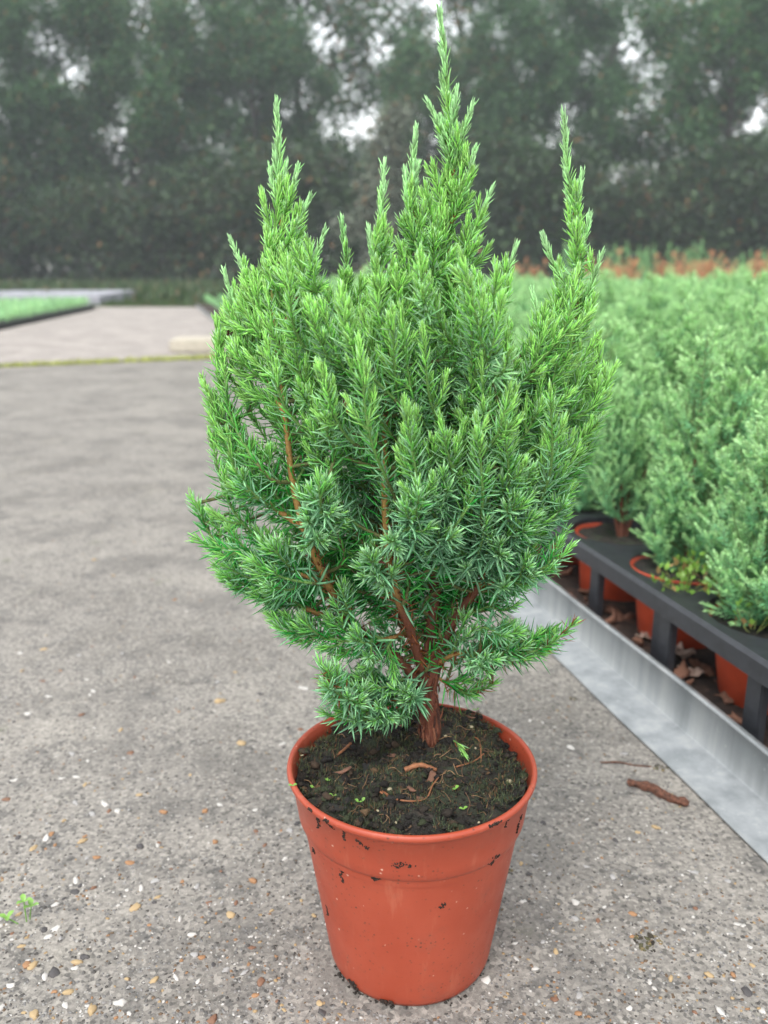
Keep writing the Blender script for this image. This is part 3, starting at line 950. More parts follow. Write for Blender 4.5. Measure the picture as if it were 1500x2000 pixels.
# ---- branches traced from the photograph: (px, py, metres behind the trunk plane)
TB = np.array(G(840, 1455, 0.1140))
D0 = TB[1]
MAINS = [
 # name, points from base to tip, base radius, tip radius, bare range (px y), dead range
 ('B', [(838, 1340, 0), (845, 1200, .004), (858, 1050, .010), (872, 900, .014), (880, 780, .014), (885, 680, .012), (880, 560, .008), (872, 430, .006), (878, 300, .004), (872, 150, .002), (859, 24, 0)], .0042),
 ('A', [(826, 1345, 0), (775, 1285, -.006), (690, 1220, -.016), (640, 1140, -.022), (597, 1040, -.026), (573, 950, -.026), (559, 830, -.026), (547, 720, -.022), (533, 600, -.016), (536, 480, -.010), (545, 330, -.006), (540, 202, -.004)], .0030),
 ('C', [(843, 1320, 0), (880, 1225, -.002), (938, 1142, -.004), (998, 1065, -.006), (1050, 960, -.008), (1084, 870, -.008), (1096, 800, -.008), (1112, 700, -.006), (1126, 600, -.004), (1131, 470, -.002), (1110, 345, 0), (1101, 226, 0)], .0030),
 ('D', [(832, 1330, 0), (800, 1230, -.018), (768, 1140, -.034), (757, 1060, -.042), (752, 980, -.046), (752, 870, -.046), (755, 700, -.042), (742, 560, -.036), (744, 430, -.030), (750, 322, -.026)], .0030),
 ('E', [(885, 690, .012), (852, 600, .000), (826, 500, -.006), (808, 400, -.010), (806, 330, -.010), (812, 254, -.010)], .0016),
 ('F', [(790, 1230, .006), (742, 1020, .012), (716, 880, .014), (698, 740, .012), (684, 610, .008), (676, 510, .004), (668, 432, 0)], .0022),
 ('G', [(540, 690, -.020), (512, 620, -.016), (482, 545, -.010), (452, 472, -.006)], .0014),
 ('H', [(556, 810, -.026), (520, 740, -.020), (470, 640, -.010), (438, 532, -.004)], .0014),
 ('I', [(590, 1030, -.024), (528, 985, -.026), (466, 930, -.024), (440, 860, -.020), (415, 800, -.016), (394, 740, -.012)], .0018),
 ('J', [(690, 1222, -.014), (600, 1190, -.010), (510, 1150, -.004), (440, 1090, .004), (402, 1030, .008), (374, 972, .010)], .0018),
 ('K', [(640, 1145, -.020), (560, 1110, -.030), (480, 1080, -.032), (420, 1070, -.032), (384, 1052, -.030)], .0014),
 ('M', [(1050, 965, -.008), (1095, 900, -.014), (1135, 850, -.016), (1170, 785, -.014), (1203, 712, -.010)], .0016),
 ('Nn', [(1124, 600, -.004), (1105, 560, -.010), (1078, 510, -.010), (1062, 464, -.008)], .0012),
 ('O', [(1120, 650, -.004), (1146, 580, -.012), (1174, 500, -.014)], .0012),
 ('Pp', [(858, 1050, .010), (900, 950, .004), (938, 800, -.004), (962, 680, -.006), (984, 560, -.006), (1008, 480, -.004)], .0020),
 ('Q', [(880, 570, .008), (905, 500, .000), (935, 430, -.002), (960, 372, -.002)], .0013),
 ('Rr', [(876, 370, .005), (895, 300, -.002), (908, 250, -.004), (922, 208, -.004)], .0010),
 ('T', [(878, 300, .004), (862, 260, -.002), (848, 225, -.003), (838, 202, -.003)], .0009),
 ('U', [(1092, 830, -.008), (1072, 740, -.020), (1056, 650, -.024), (1040, 570, -.022)], .0014),
 ('Vv', [(938, 1142, -.006), (975, 1040, -.040), (990, 930, -.052), (998, 850, -.052)], .0018),
 ('W', [(998, 1065, -.008), (1060, 1010, -.020), (1090, 900, -.034), (1098, 820, -.034)], .0016),
 ('W2', [(938, 1142, -.006), (1010, 1130, -.030), (1080, 1100, -.042), (1115, 1068, -.044)], .0014),
 ('X', [(848, 1300, 0), (900, 1275, -.010), (985, 1282, -.020), (1060, 1265, -.024), (1122, 1218, -.024)], .0016),
 ('Y', [(850, 1320, 0), (890, 1345, .002), (930, 1350, -.002), (965, 1335, -.004)], .0012),
 ('Z', [(822, 1345, 0), (770, 1360, -.014), (705, 1375, -.030), (655, 1350, -.046), (640, 1305, -.052)], .0018),
 ('Z2', [(822, 1355, 0), (780, 1385, -.016), (730, 1402, -.026), (680, 1408, -.038), (632, 1392, -.046)], .0014),
 ('Z4', [(822, 1350, 0), (790, 1380, -.010), (765, 1405, -.020), (745, 1412, -.030)], .0012),
 ('Z3', [(800, 1235, -.006), (740, 1250, -.020), (660, 1250, -.026), (580, 1235, -.028), (530, 1205, -.028)], .0014),
 ('a1', [(548, 440, -.008), (566, 385, -.012), (582, 330, -.012)], .0009),
 ('a2', [(540, 520, -.012), (575, 450, -.020), (604, 390, -.020)], .0011),
 ('a3', [(548, 650, -.020), (600, 540, -.028), (633, 455, -.026)], .0012),
 ('b1', [(880, 275, .003), (888, 220, -.003), (892, 178, -.003)], .0009),
 ('b2', [(874, 450, .006), (905, 385, -.004), (928, 292, -.006)], .0011),
 ('b3', [(826, 500, -.006), (800, 430, -.016), (791, 338, -.016)], .0010),
 ('c1', [(1120, 420, .0), (1130, 380, -.006), (1136, 342, -.006)], .0009),
 ('c2', [(1131, 500, -.002), (1144, 455, -.008), (1151, 425, -.008)], .0009),
 ('d1', [(742, 560, -.036), (728, 500, -.042), (721, 452, -.040)], .0010),
 ('S1', [(768, 1140, -.030), (735, 1110, -.052), (718, 1085, -.066)], .0012),
 ('S2', [(597, 1040, -.026), (625, 1010, -.052), (625, 965, -.064), (622, 935, -.066)], .0014),
 ('S3', [(757, 1060, -.042), (800, 1030, -.064), (815, 985, -.074), (815, 945, -.076)], .0013),
]
POLY = [(538, 196), (558, 270), (587, 328), (585, 372), (607, 388), (616, 440), (637, 452), (642, 520), (652, 556), (655, 440), (668, 424), (690, 475), (694, 515), (714, 535), (716, 455), (733, 390), (742, 320), (752, 316), (764, 350), (768, 440), (776, 400), (790, 400), (790, 330), (802, 290),
        (812, 246), (832, 300), (850, 290), (833, 200), (845, 198), (853, 232), (848, 130), (854, 20), (864, 18), (882, 100), (884, 178), (898, 172), (894, 232), (924, 198), (920, 280), (936, 290), (942, 335), (938, 365), (967, 358), (964, 412), (955, 462), (988, 465), (984, 500), (1012, 466), (1018, 512), (1004, 570),
        (1012, 640), (1022, 720), (1030, 640), (1030, 560), (1046, 560), (1068, 590), (1072, 530), (1053, 460), (1070, 452), (1092, 500), (1108, 520), (1100, 430), (1088, 330), (1095, 222), (1106, 222), (1118, 260), (1122, 340), (1140, 338), (1138, 400), (1156, 420), (1154, 470), (1182, 488), (1174, 540), (1184, 570),
        (1188, 640), (1180, 690), (1212, 698), (1216, 722), (1202, 790), (1184, 820), (1168, 862), (1142, 932), (1132, 1000), (1128, 1062), (1098, 1112), (1062, 1142), (1036, 1175), (1062, 1222), (1128, 1212), (1104, 1262), (1042, 1292), (978, 1292), (978, 1352), (930, 1366), (880, 1366), (860, 1320), (818, 1320), (810, 1405),
        (770, 1415), (700, 1418), (650, 1412), (602, 1372), (612, 1300), (590, 1280), (520, 1235), (498, 1195), (468, 1162), (418, 1135), (378, 1062), (398, 1040), (368, 968), (388, 952), (412, 980), (428, 920), (398, 880), (392, 820), (383, 733), (405, 732), (430, 790), (420, 700), (402, 598), (414, 588), (428, 560),
        (428, 518), (455, 540), (442, 462), (465, 462), (502, 510), (503, 440), (498, 360), (518, 300), (526, 240)]
rg = np.random.default_rng(21)
RR = random.Random(21)
class Part:
    def __init__(s): s.n, s.t = Needles(), Tubes()
def lerp(a, b, t): return a + (b - a) * np.clip(t, 0, 1)
def foliate(part, path, style, zyoung=0.0, keep=None, deadf=None, d0=0.0):
    """whorls of three needles along a path ending at its tip"""
    T, Nn, Bn = frames(path)
    seg = np.concatenate([[0], np.cumsum(np.linalg.norm(np.diff(path, axis=0), axis=1))])
    Ltot = seg[-1]
    s = Ltot
    ss = []
    while s > 0.0015:
        d = Ltot - s
        ss.append(s)
        s -= lerp(style['sp0'], style['sp1'], d / style['len']) * rg.uniform(0.85, 1.15)
    ss = np.array(ss)
    if len(ss) == 0: return
    idx = lambda A: np.stack([np.interp(ss, seg, A[:, k]) for k in range(3)], 1)
    Bp, Tp, Np, Bb = idx(path), unit(idx(T)), unit(idx(Nn)), unit(idx(Bn))
    d = Ltot - ss
    sel = np.ones(len(ss), bool)
    if keep is not None: sel = keep(Bp, d)
    dd = np.zeros(len(ss)) if deadf is None else deadf(Bp, d)
    m = len(ss)
    for j in range(3):
        az = j * 2.0944 + (np.arange(m) % 2) * 1.0472 + rg.normal(0, 0.2, m)
        rad = np.cos(az)[:, None] * Np + np.sin(az)[:, None] * Bb
        al = np.radians(lerp(style['a0'], style['a1'], (d / style['len']) ** 0.8) + rg.normal(0, style.get('aj', 8), m))
        D = np.cos(al)[:, None] * Tp + np.sin(al)[:, None] * rad
        U = unit(np.sin(al)[:, None] * Tp - np.cos(al)[:, None] * rad)
        L = lerp(style['l0'], style['l1'], d / style['len']) * rg.uniform(0.75, 1.2, m)
        W = lerp(style['w0'], style['w1'], d / style['len']) * rg.uniform(0.85, 1.15, m)
        yo = np.clip(lerp(1.0, 0.0, d / style['yl']) * 0.75 + zyoung + rg.normal(0, 0.08, m), 0, 1)
        C = np.stack([style.get('gl', 0) * lerp(1.0, 0.0, d / style['len']), rg.uniform(0, 1, m), yo, dd * (rg.uniform(0, 1, m) < 0.9)], 1)
        K = rg.normal(style.get('k', 0.10), 0.08, m)
        ok = sel & ((dd < 0.5) | (rg.uniform(0, 1, m) < 0.5))
        part.n.add((Bp + rad * 0.0004)[ok], D[ok], U[ok], L[ok], W[ok], C[ok], K[ok])
LEAD = dict(sp0=.0012, sp1=.0026, len=.055, a0=9, a1=44, l0=.0044, l1=.0084, w0=.0011, w1=.0012, yl=.11, aj=7, k=0.02, gl=0.9)
SIDE = dict(sp0=.0011, sp1=.0027, len=.026, a0=12, a1=54, l0=.0045, l1=.0098, w0=.0010, w1=.00125, yl=.040, aj=10, k=0.08)
LOW = dict(sp0=.0014, sp1=.0036, len=.020, a0=20, a1=68, l0=.0058, l1=.0126, w0=.0011, w1=.00145, yl=.015, aj=11, k=0.06)
def stemcol(kind, n):
    g, tn, rb = np.array((0.13, 0.25, 0.06, 1)), np.array((0.27, 0.155, 0.045, 1)), np.array((0.13, 0.042, 0.022, 1))
    t = np.linspace(0, 1, n)[:, None]
    if kind == 'main':
        return np.where(t < 0.28, rb + (tn - rb) * np.clip((t - 0.2) / 0.08, 0, 1), np.where(t < 0.62, tn, tn + (g - tn) * np.clip((t - 0.62) / 0.2, 0, 1)))
    return np.tile(g * (0.9, 0.9, 0.9, 1), (n, 1))
parts = []
allpts = []                                      # (point, part index) along the main branches, for attaching shoots
def inside(p, m=0):
    x, y = proj(p)
    return inpoly(x - m, y, POLY) and (m == 0 or inpoly(x + m, y, POLY))
def young_at(py): return float(np.clip((1050 - py) / 950, 0, 0.65))
def lateral(part, B, T, rad, L, ang, style, zy, depth=0):
    """side shoot leaving the axis at an angle and bending upwards"""
    for k in (1.0, 0.8, 0.62, 0.46, 0.33):
        l = L * k
        d1 = unit(math.cos(ang) * T + math.sin(ang) * rad)
        d2 = unit(d1 * 0.75 + T * 0.25 + np.array((0, 0, 0.35)))
        pts = [B, B + d1 * l * 0.5, B + d1 * l * 0.5 + d2 * l * 0.5]
        if inside(pts[2] + d2 * 0.005, 9): break
    else:
        return None
    if l < 0.004: return None
    p = spline(pts, 0.0015)
    n = len(p)
    part.t.add(p, np.linspace(0.0006 + l * 0.008, 0.0004, n), stemcol('side', n), 5)
    foliate(part, p, style, zy)
    if depth and l > 0.018:
        Tt, Nn, Bn = frames(p)
        m = int(l / 0.0080)
        for i in range(m):
            f = RR.uniform(0.25, 0.85)
            j = int(f * (n - 1))
            a = RR.uniform(0, 6.28)
            lateral(part, p[j], Tt[j], math.cos(a) * Nn[j] + math.sin(a) * Bn[j], (1 - f) * l * RR.uniform(0.5, 0.8) + 0.003, RR.uniform(0.6, 0.9), style, zy, 0)
    return p
for mi, (nm, pts, r0) in enumerate(MAINS):
    pt = Part()
    parts.append(pt)
    P3 = [P(x, y, D0 + dz) for x, y, dz in pts]
    path3 = spline(P3, 0.002)
    n = len(path3)
    leader = nm in ('A', 'B', 'C', 'D', 'E', 'F')
    big = nm in ('A', 'B', 'C', 'D')
    bk = stemcol('main', n) if leader else np.concatenate([np.tile((0.30, 0.16, 0.05, 1), (n // 4, 1)), stemcol('side', n - n // 4)])
    jit = 1 + 0.10 * np.array([mnoise.noise(Vector((i * 0.3, mi * 5.0, 0))) for i in range(n)])
    pt.t.add(path3, (r0 + (0.0005 - r0) * np.linspace(0, 1, n) ** 0.8) * jit, bk, 8 if leader else 6)
    for i in range(0, n, 2): allpts.append((path3[i], mi))
    yb = pts[0][1]
    def keep(Bp, d, big=big):
        y = np.array([proj(b)[1] for b in Bp])
        base = np.ones(len(d), bool)
        if big:
            base &= ~((y > 620) & (rg.uniform(0, 1, len(d)) < 0.42))
        return base
    def deadf(Bp, d, leader=leader):
        y = np.array([proj(b)[1] for b in Bp])
        return ((y > 1035) & leader).astype(float) if leader else np.zeros(len(d))
    tipy = pts[-1][1]
    st = LEAD if (leader or nm in ('G', 'H', 'Nn', 'O', 'Pp', 'Q', 'Rr', 'T', 'U') or nm[0].islower()) else (LOW if tipy > 900 else SIDE)
    zy = young_at(tipy)
    foliate(pt, path3, st, zy * 0.7, keep, deadf)
    # side shoots
    Tt, Nn, Bn = frames(path3)
    seg = np.concatenate([[0], np.cumsum(np.linalg.norm(np.diff(path3, axis=0), axis=1))])
    Lt = seg[-1]
    d = 0.012
    a = RR.uniform(0, 6)
    while d < Lt * 0.97:
        i = int(np.searchsorted(seg, Lt - d))
        i = min(max(i, 1), n - 2)
        py = proj(path3[i])[1]
        a += 2.4
        rad = math.cos(a) * Nn[i] + math.sin(a) * Bn[i]
        if nm in ('A', 'D') and rad[1] < 0.25 and ((nm == 'A' and 680 < py < 1070) or (nm == 'D' and 830 < py < 1070)):
            d += 0.004
            continue
        if not (leader and py > 1040 and RR.random() < 0.8):
            L = min(0.006 + 0.30 * d, 0.042) * RR.uniform(0.65, 1.2)
            if not leader: L = min(L * 1.2, 0.036)
            sty = LEAD if (py < 420 and leader) else (LOW if py > 950 else SIDE)
            lateral(pt, path3[i], Tt[i], rad, L, RR.uniform(0.45, 0.75) if py > 500 else RR.uniform(0.32, 0.5), sty, young_at(py) * 0.8, 1)
        d += RR.uniform(0.0042, 0.0066) if d < 0.07 else RR.uniform(0.0075, 0.0125)
AP = np.array([p for p, _ in allpts])
AI = [i for _, i in allpts]
AXX = lambda z: TB[0] + np.clip((z - 0.12) * 0.02, -0.01, 0.01)
# filler shoots through the crown's volume
cnt = tries = 0
STEMS = [([690, 830, 950, 1040, 1140, 1240], [545, 559, 573, 600, 642, 720]), ([830, 1060, 1140, 1240, 1330], [752, 757, 770, 805, 832]), ([1040, 1140, 1240, 1330], [1010, 938, 872, 842]), ([640, 780], [884, 880]), ([770, 880], [1100, 1083])]
ys = np.linspace(480, 1340, 60)
def widths(y):
    xs = [x for x in range(360, 1230, 6) if inpoly(x, y, POLY)]
    return (min(xs), max(xs)) if xs else (700, 900)
WT = [widths(y) for y in ys]
while cnt < 350 and tries < 30000:
    tries += 1
    y = RR.uniform(470, 1345)
    x = RR.uniform(370, 1215)
    if not inpoly(x, y, POLY): continue
    if y > 1200 and (795 < x < 885): continue
    lo, hi = np.interp(y, ys, [w[0] for w in WT]), np.interp(y, ys, [w[1] for w in WT])
    xc, hw = (lo + hi) / 2, (hi - lo) / 2 + 1
    f = np.clip((x - xc) / hw, -1, 1)
    hd = 0.72 * hw / FPX * 0.45 * math.sqrt(1 - f * f) + 0.006
    dep = RR.uniform(-1, -0.45) if RR.random() < 0.5 else RR.uniform(-0.45, 0.9)
    if dep < 0.0 and any(abs(x - np.interp(y, yy_, xx_)) < 40 and yy_[0] < y < yy_[-1] for yy_, xx_ in STEMS): continue
    if 640 < x < 1000 and 1050 < y < 1310 and dep < 0.3 and RR.random() < 0.84: continue
    if 600 < x < 700 and 1080 < y < 1240 and dep < 0.2 and RR.random() < 0.5: continue
    tip = P(x, y, D0 + dep * hd)
    ax = np.array((AXX(tip[2]), D0, tip[2] - 0.04))
    o = tip - ax
    o[2] = 0
    k = float(np.clip((y - 820) / 460, 0.04, 1.0))
    dirv = unit(unit(o) * (0.25 + 1.25 * k) + np.array((RR.gauss(0, 0.15), RR.gauss(0, 0.15), 1.0 - 0.55 * k)))
    L = RR.uniform(0.034, 0.086) * (1 - 0.45 * k)
    bdir = unit(dirv + unit(o) * 0.35 + np.array((0, 0, -0.2)))
    base = tip - dirv * L * 0.5 - bdir * L * 0.5
    if not inside(tip + dirv * 0.006, 14 if y < 560 else 6) or not inside(base): continue
    dz = AP - base
    dist = np.linalg.norm(dz, axis=1) + np.where(AP[:, 1] < base[1] - 0.012, 0.006, 0) + np.where(AP[:, 2] > base[2] - 0.004, 0.05, 0)
    j = int(np.argmin(dist))
    if np.linalg.norm(AP[j] - base) > 0.045 or not inside((AP[j] + base) / 2): continue
    chk = [proj(tip * t_ + base * (1 - t_)) for t_ in (0, 0.33, 0.66)]
    if dep < 0.1 and RR.random() < 0.9 and any(abs(cx_ - np.interp(cy_, yy_, xx_)) < 26 and yy_[0] < cy_ < yy_[-1] for cx_, cy_ in chk for yy_, xx_ in STEMS): continue
    pt = parts[AI[j]]
    p = spline([AP[j], base, tip - dirv * L * 0.5, tip], 0.002) if np.linalg.norm(AP[j] - base) > 0.004 else spline([base, tip - dirv * L * 0.5, tip], 0.002)
    if not all(inside(q_) for q_ in p[:: 3]): continue
    n = len(p)
    tl = pathlen(p)
    c = np.concatenate([np.tile((0.10, 0.11, 0.035, 1), (n // 3, 1)), stemcol('side', n - n // 3)])
    pt.t.add(p, np.linspace(0.0011, 0.0004, n), c, 5)
    sty = LOW if y > 900 else SIDE
    zy = young_at(y) * 0.8
    # green only along the outer part of the shoot
    foliate(pt, p, sty, zy, keep=lambda Bp, d, L=L, tl=tl: (d < L * 1.15) | ((d < tl - 0.005) & (rg.uniform(0, 1, len(d)) < 0.7)))
    Tt, Nn, Bn = frames(p)
    for i in range(RR.randint(1, 4)):
        f2 = RR.uniform(0.08, 0.8)
        jj = int((1 - f2 * min(1, L / tl)) * (n - 1))
        a = RR.uniform(0, 6.28)
        lateral(pt, p[jj], Tt[jj], math.cos(a) * Nn[jj] + math.sin(a) * Bn[jj], 0.004 + f2 * L * RR.uniform(0.22, 0.48), RR.uniform(0.45, 0.8), sty, zy, 0)
    cnt += 1
# dead brown needles on the old wood near the fork
old = parts[0]
for mi, (nm, pts, r0) in enumerate(MAINS):
    if nm not in ('A', 'B', 'C', 'D', 'F', 'X', 'Y', 'Z'): continue
    P3 = spline([P(x, y, D0 + dz) for x, y, dz in pts], 0.002)
    P3 = np.array([p for p in P3 if proj(p)[1] > 1030])
    if len(P3) > 4:
        foliate(parts[mi], P3, dict(sp0=.002, sp1=.002, len=.02, a0=45, a1=75, l0=.006, l1=.009, w0=.0009, w1=.0010, yl=.01, aj=20, k=0.0), 0, deadf=lambda Bp, d: np.ones(len(d)))
# small brown buds
for px, py, dz in ((572, 590, -.03), (447, 655, -.012), (975, 718, -.03), (522, 680, -.03), (742, 1098, -.06)):
    c = P(px, py, D0 + dz)
    for k in range(5):
        p = spline([c + rg.normal(0, 0.0004, 3), c + rg.normal(0, 0.0012, 3) + (0, 0, 0.002)], 0.0008)
        parts[2].t.add(p, np.linspace(0.0009, 0.0003, len(p)), np.tile((0.09, 0.03, 0.02, 1), (len(p), 1)), 5)
for pt, (nm, pts, r0) in zip(parts, MAINS):
    br = obj('branch', pt.t.mesh('branch', px0), M['bark'], jun)
    if pt.n.count():
        tag(obj('needles', pt.n.mesh('needles', px0), M['needle'], br), kind='stuff')
# trunk
p = spline([TB - (0, 0, 0.006), TB + (0.0004, 0, 0.004), P(837, 1400, D0), P(832, 1350, D0), P(840, 1300, D0), P(843, 1240, D0 + .003)], 0.0008)
n = len(p)
tt = np.linspace(0, 1, n)
tb = Tubes()
rad = np.interp(tt, [0, 0.12, 0.3, 0.7, 1], [.0092, .0067, .0058, .0058, .0042])
tb.add(p, rad, np.tile((0.125, 0.036, 0.019, 1), (n, 1)), 18)
tm = tb.mesh('trunk', px0)
for v in tm.vertices:
    q = v.co * 1.0
    k = mnoise.noise(Vector((q.x * 420, q.y * 420, q.z * 70))) * 0.0016 + mnoise.noise(Vector((q.x * 90, q.y * 90, q.z * 60))) * 0.0014
    c = Vector((TB[0] - px0[0], TB[1] - px0[1], q.z))
    v.co += (q - c).normalized() * k
tag(obj('trunk', tm, M['bark'], jun), 'reddish-brown woody trunk')
tb = Tubes()
for i in range(110):
    j = RR.randrange(int(n * 0.04), n - 1)
    a = RR.uniform(0, 6.28)
    o = np.array((math.cos(a), math.sin(a), 0))
    b = p[j] + o * rad[j] * 0.9
    e = b + o * RR.uniform(0.0004, 0.0032) + np.array((0, 0, RR.choice((-1, 1)) * RR.uniform(0.002, 0.009)))
    pp = spline([b, (b + e) / 2 + o * 0.0006, e], 0.0008)
    tb.add(pp, np.linspace(0.0009, 0.0002, len(pp)), np.tile(RR.choice(((0.10, 0.03, 0.016, 1), (0.17, 0.06, 0.03, 1), (0.05, 0.018, 0.012, 1))), (len(pp), 1)), 5)
for i in range(90):
    j = RR.randrange(0, n - 12)
    m_ = RR.randrange(6, min(30, n - j))
    a = RR.uniform(0, 6.28)
    idx_ = np.arange(j, j + m_)
    da = np.linspace(0, RR.uniform(-0.4, 0.4), m_)
    pp = p[idx_] + np.stack([np.cos(a + da), np.sin(a + da), 0 * da], 1) * (rad[idx_] * 1.0 + 0.0004 * np.sin(np.linspace(0, 3.14, m_)) - 0.0002)[:, None]
    tb.add(pp, RR.uniform(0.0005, 0.0012) * np.sin(np.linspace(0.25, 2.9, m_)), np.tile(RR.choice(((0.10, 0.03, 0.016, 1), (0.19, 0.07, 0.035, 1), (0.06, 0.022, 0.014, 1), (0.14, 0.045, 0.022, 1))), (m_, 1)), 5)
obj('bark_flakes', tb.mesh('bark_flakes', px0), M['bark'], jun)
# a small green sprig at the foot of the trunk
sp = Part()
b = soilpt(880, 1445) + px0 * (1, 1, 0)
e = P(905, 1470, b[1] - 0.012)
p2 = spline([b, (b + e) / 2 + (0, 0, 0.002), e], 0.001)
sp.t.add(p2, np.full(len(p2), 0.0005), stemcol('side', len(p2)), 5)
foliate(sp, p2, dict(sp0=.0012, sp1=.003, len=.01, a0=12, a1=35, l0=.006, l1=.009, w0=.001, w1=.001, yl=.03), 0.3, deadf=lambda Bp, d: (d > 0.007).astype(float))
brs = obj('sprig', sp.t.mesh('sprig', px0), M['bark'], jun)
tag(obj('needles', sp.n.mesh('needles', px0), M['needle'], brs), kind='stuff')

# ------------------------------------------------------------------ the bed: trays, pots, young junipers
PITCHM = 0.13
TRAYZ0, TRAYZ1 = 0.078, 0.092
def tray_mesh(nu, nv, rh=0.0545):
    V, q = [], []
    def add(vs):
        i = len(V)
        V.extend(vs)
        q.append((i, i + 1, i + 2, i + 3))
    h = PITCHM / 2
    K = 24
    for a in range(nu):
        for b in range(nv):
            cx, cy = (a + 0.5) * PITCHM, (b + 0.5) * PITCHM
            for k in range(K):
                t0, t1 = 2 * math.pi * k / K, 2 * math.pi * (k + 1) / K
                def sq(t):
                    c, s = math.cos(t), math.sin(t)
                    m = max(abs(c), abs(s))
                    return (cx + c / m * h, cy + s / m * h)
                def ci(t): return (cx + rh * math.cos(t), cy + rh * math.sin(t))
                s0, s1, c0, c1 = sq(t0), sq(t1), ci(t0), ci(t1)
                add([(*s0, TRAYZ1), (*s1, TRAYZ1), (*c1, TRAYZ1 - 0.001), (*c0, TRAYZ1 - 0.001)])
                add([(*c0, TRAYZ1 - 0.001), (*c1, TRAYZ1 - 0.001), (*c1, TRAYZ0), (*c0, TRAYZ0)])
                add([(*s0, TRAYZ0), (*c0, TRAYZ0), (*c1, TRAYZ0), (*s1, TRAYZ0)])
    w, d = nu * PITCHM, nv * PITCHM
    e = 0.004
    ring = []
    pts = [(0, 0), (w, 0), (w, d), (0, d)]
    out = [(-e, -e), (w + e, -e), (w + e, d + e), (-e, d + e)]
    for k in range(4):
        a0, a1, b0, b1 = pts[k], pts[(k + 1) % 4], out[k], out[(k + 1) % 4]
        add([(*a0, TRAYZ1), (*b0, TRAYZ1 - 0.003), (*b1, TRAYZ1 - 0.003), (*a1, TRAYZ1)])
        add([(*b0, TRAYZ1 - 0.003), (*b0, TRAYZ0 - 0.004), (*b1, TRAYZ0 - 0.004), (*b1, TRAYZ1 - 0.003)])
        add([(*b0, TRAYZ0 - 0.004), (*a0, TRAYZ0 - 0.004), (*a1, TRAYZ0 - 0.004), (*b1, TRAYZ0 - 0.004)])
    return npmesh('plate', V, q)
NU, NV = 4, 3
plate_me = tray_mesh(NU, NV)
plate_me.materials.append(M['black'])
leg_me = box_mesh('leg', -0.0095, 0.0095, -0.004, 0.004, BEDZ - 0.003, TRAYZ0 + 0.004, 0.0012)
leg_me.materials.append(M['black'])
def make_tray(u0, v0, label, dz=0.0):
    t = thing('plant_tray', label, 'tray', bed(u0, v0, dz - 0.001), 'black pot trays in the bed', math.atan2(BD[1], BD[0]))
    # local x runs along the bed, local y out of the bed (left of BD); mirror so that y runs into the bed
    o = obj('plate', plate_me, None, t)
    o.scale = (1, -1, 1)
    for a in range(NU + 1):
        for b in (0, NV):
            if a in (0, NU) and b == NV: continue
            l = obj('leg', leg_me, None, t, (a * PITCHM + (0.006 if a == 0 else -0.006 if a == NU else 0), -(b * PITCHM) - (0.004 if b == 0 else -0.004), 0))
    return t
U0 = 0.190
V0 = 0.024
ulabels = {-1: 'black plastic pot tray whose front edge overlaps the neighbouring tray', 0: 'black plastic pot tray with a bare front corner and brown plant stem showing'}
for a in range(-1, 4):
    for b in range(0, 2):
        if b == 0 and a in ulabels: lab = ulabels[a]
        else: lab = 'black plastic pot tray mostly hidden under the rows of young junipers'
        make_tray(U0 + a * (NU * PITCHM + 0.008), V0 + b * (NV * PITCHM + 0.01) - (0.006 if a == -1 else 0), lab, 0.004 if a == -1 else 0.0)

# pot of the bed plants
bp = [(0.0, 0.004), (0.036, 0.003), (0.039, 0.0), (0.0405, 0.003), (0.0475, 0.060), (0.0490, 0.062), (0.0515, 0.078), (0.0535, 0.0790), (0.0540, 0.0805), (0.0530, 0.0815), (0.0512, 0.0805), (0.0505, 0.070), (0.047, 0.0675), (0.0, 0.0690)]
bpot_me = lathe('pot', bp[:-2], 40)
bpot_me.materials.append(M['bedpot'])
def bsoil(seed):
    V, q = [], []
    for i in range(9):
        for k in range(28):
            a = 2 * math.pi * k / 28
            r = 0.0507 * i / 8
            V.append((r * math.cos(a), r * math.sin(a), 0.0785 + 0.007 * mnoise.noise(Vector((r * math.cos(a) * 70, r * math.sin(a) * 70, seed)))))
    for i in range(8):
        for k in range(28):
            q.append((i * 28 + k, i * 28 + (k + 1) % 28, (i + 1) * 28 + (k + 1) % 28, (i + 1) * 28 + k))
    me = npmesh('soil', V, q, smooth=True)
    me.materials.append(M['soil'])
    return me
bsoil_me = bsoil(1.0)
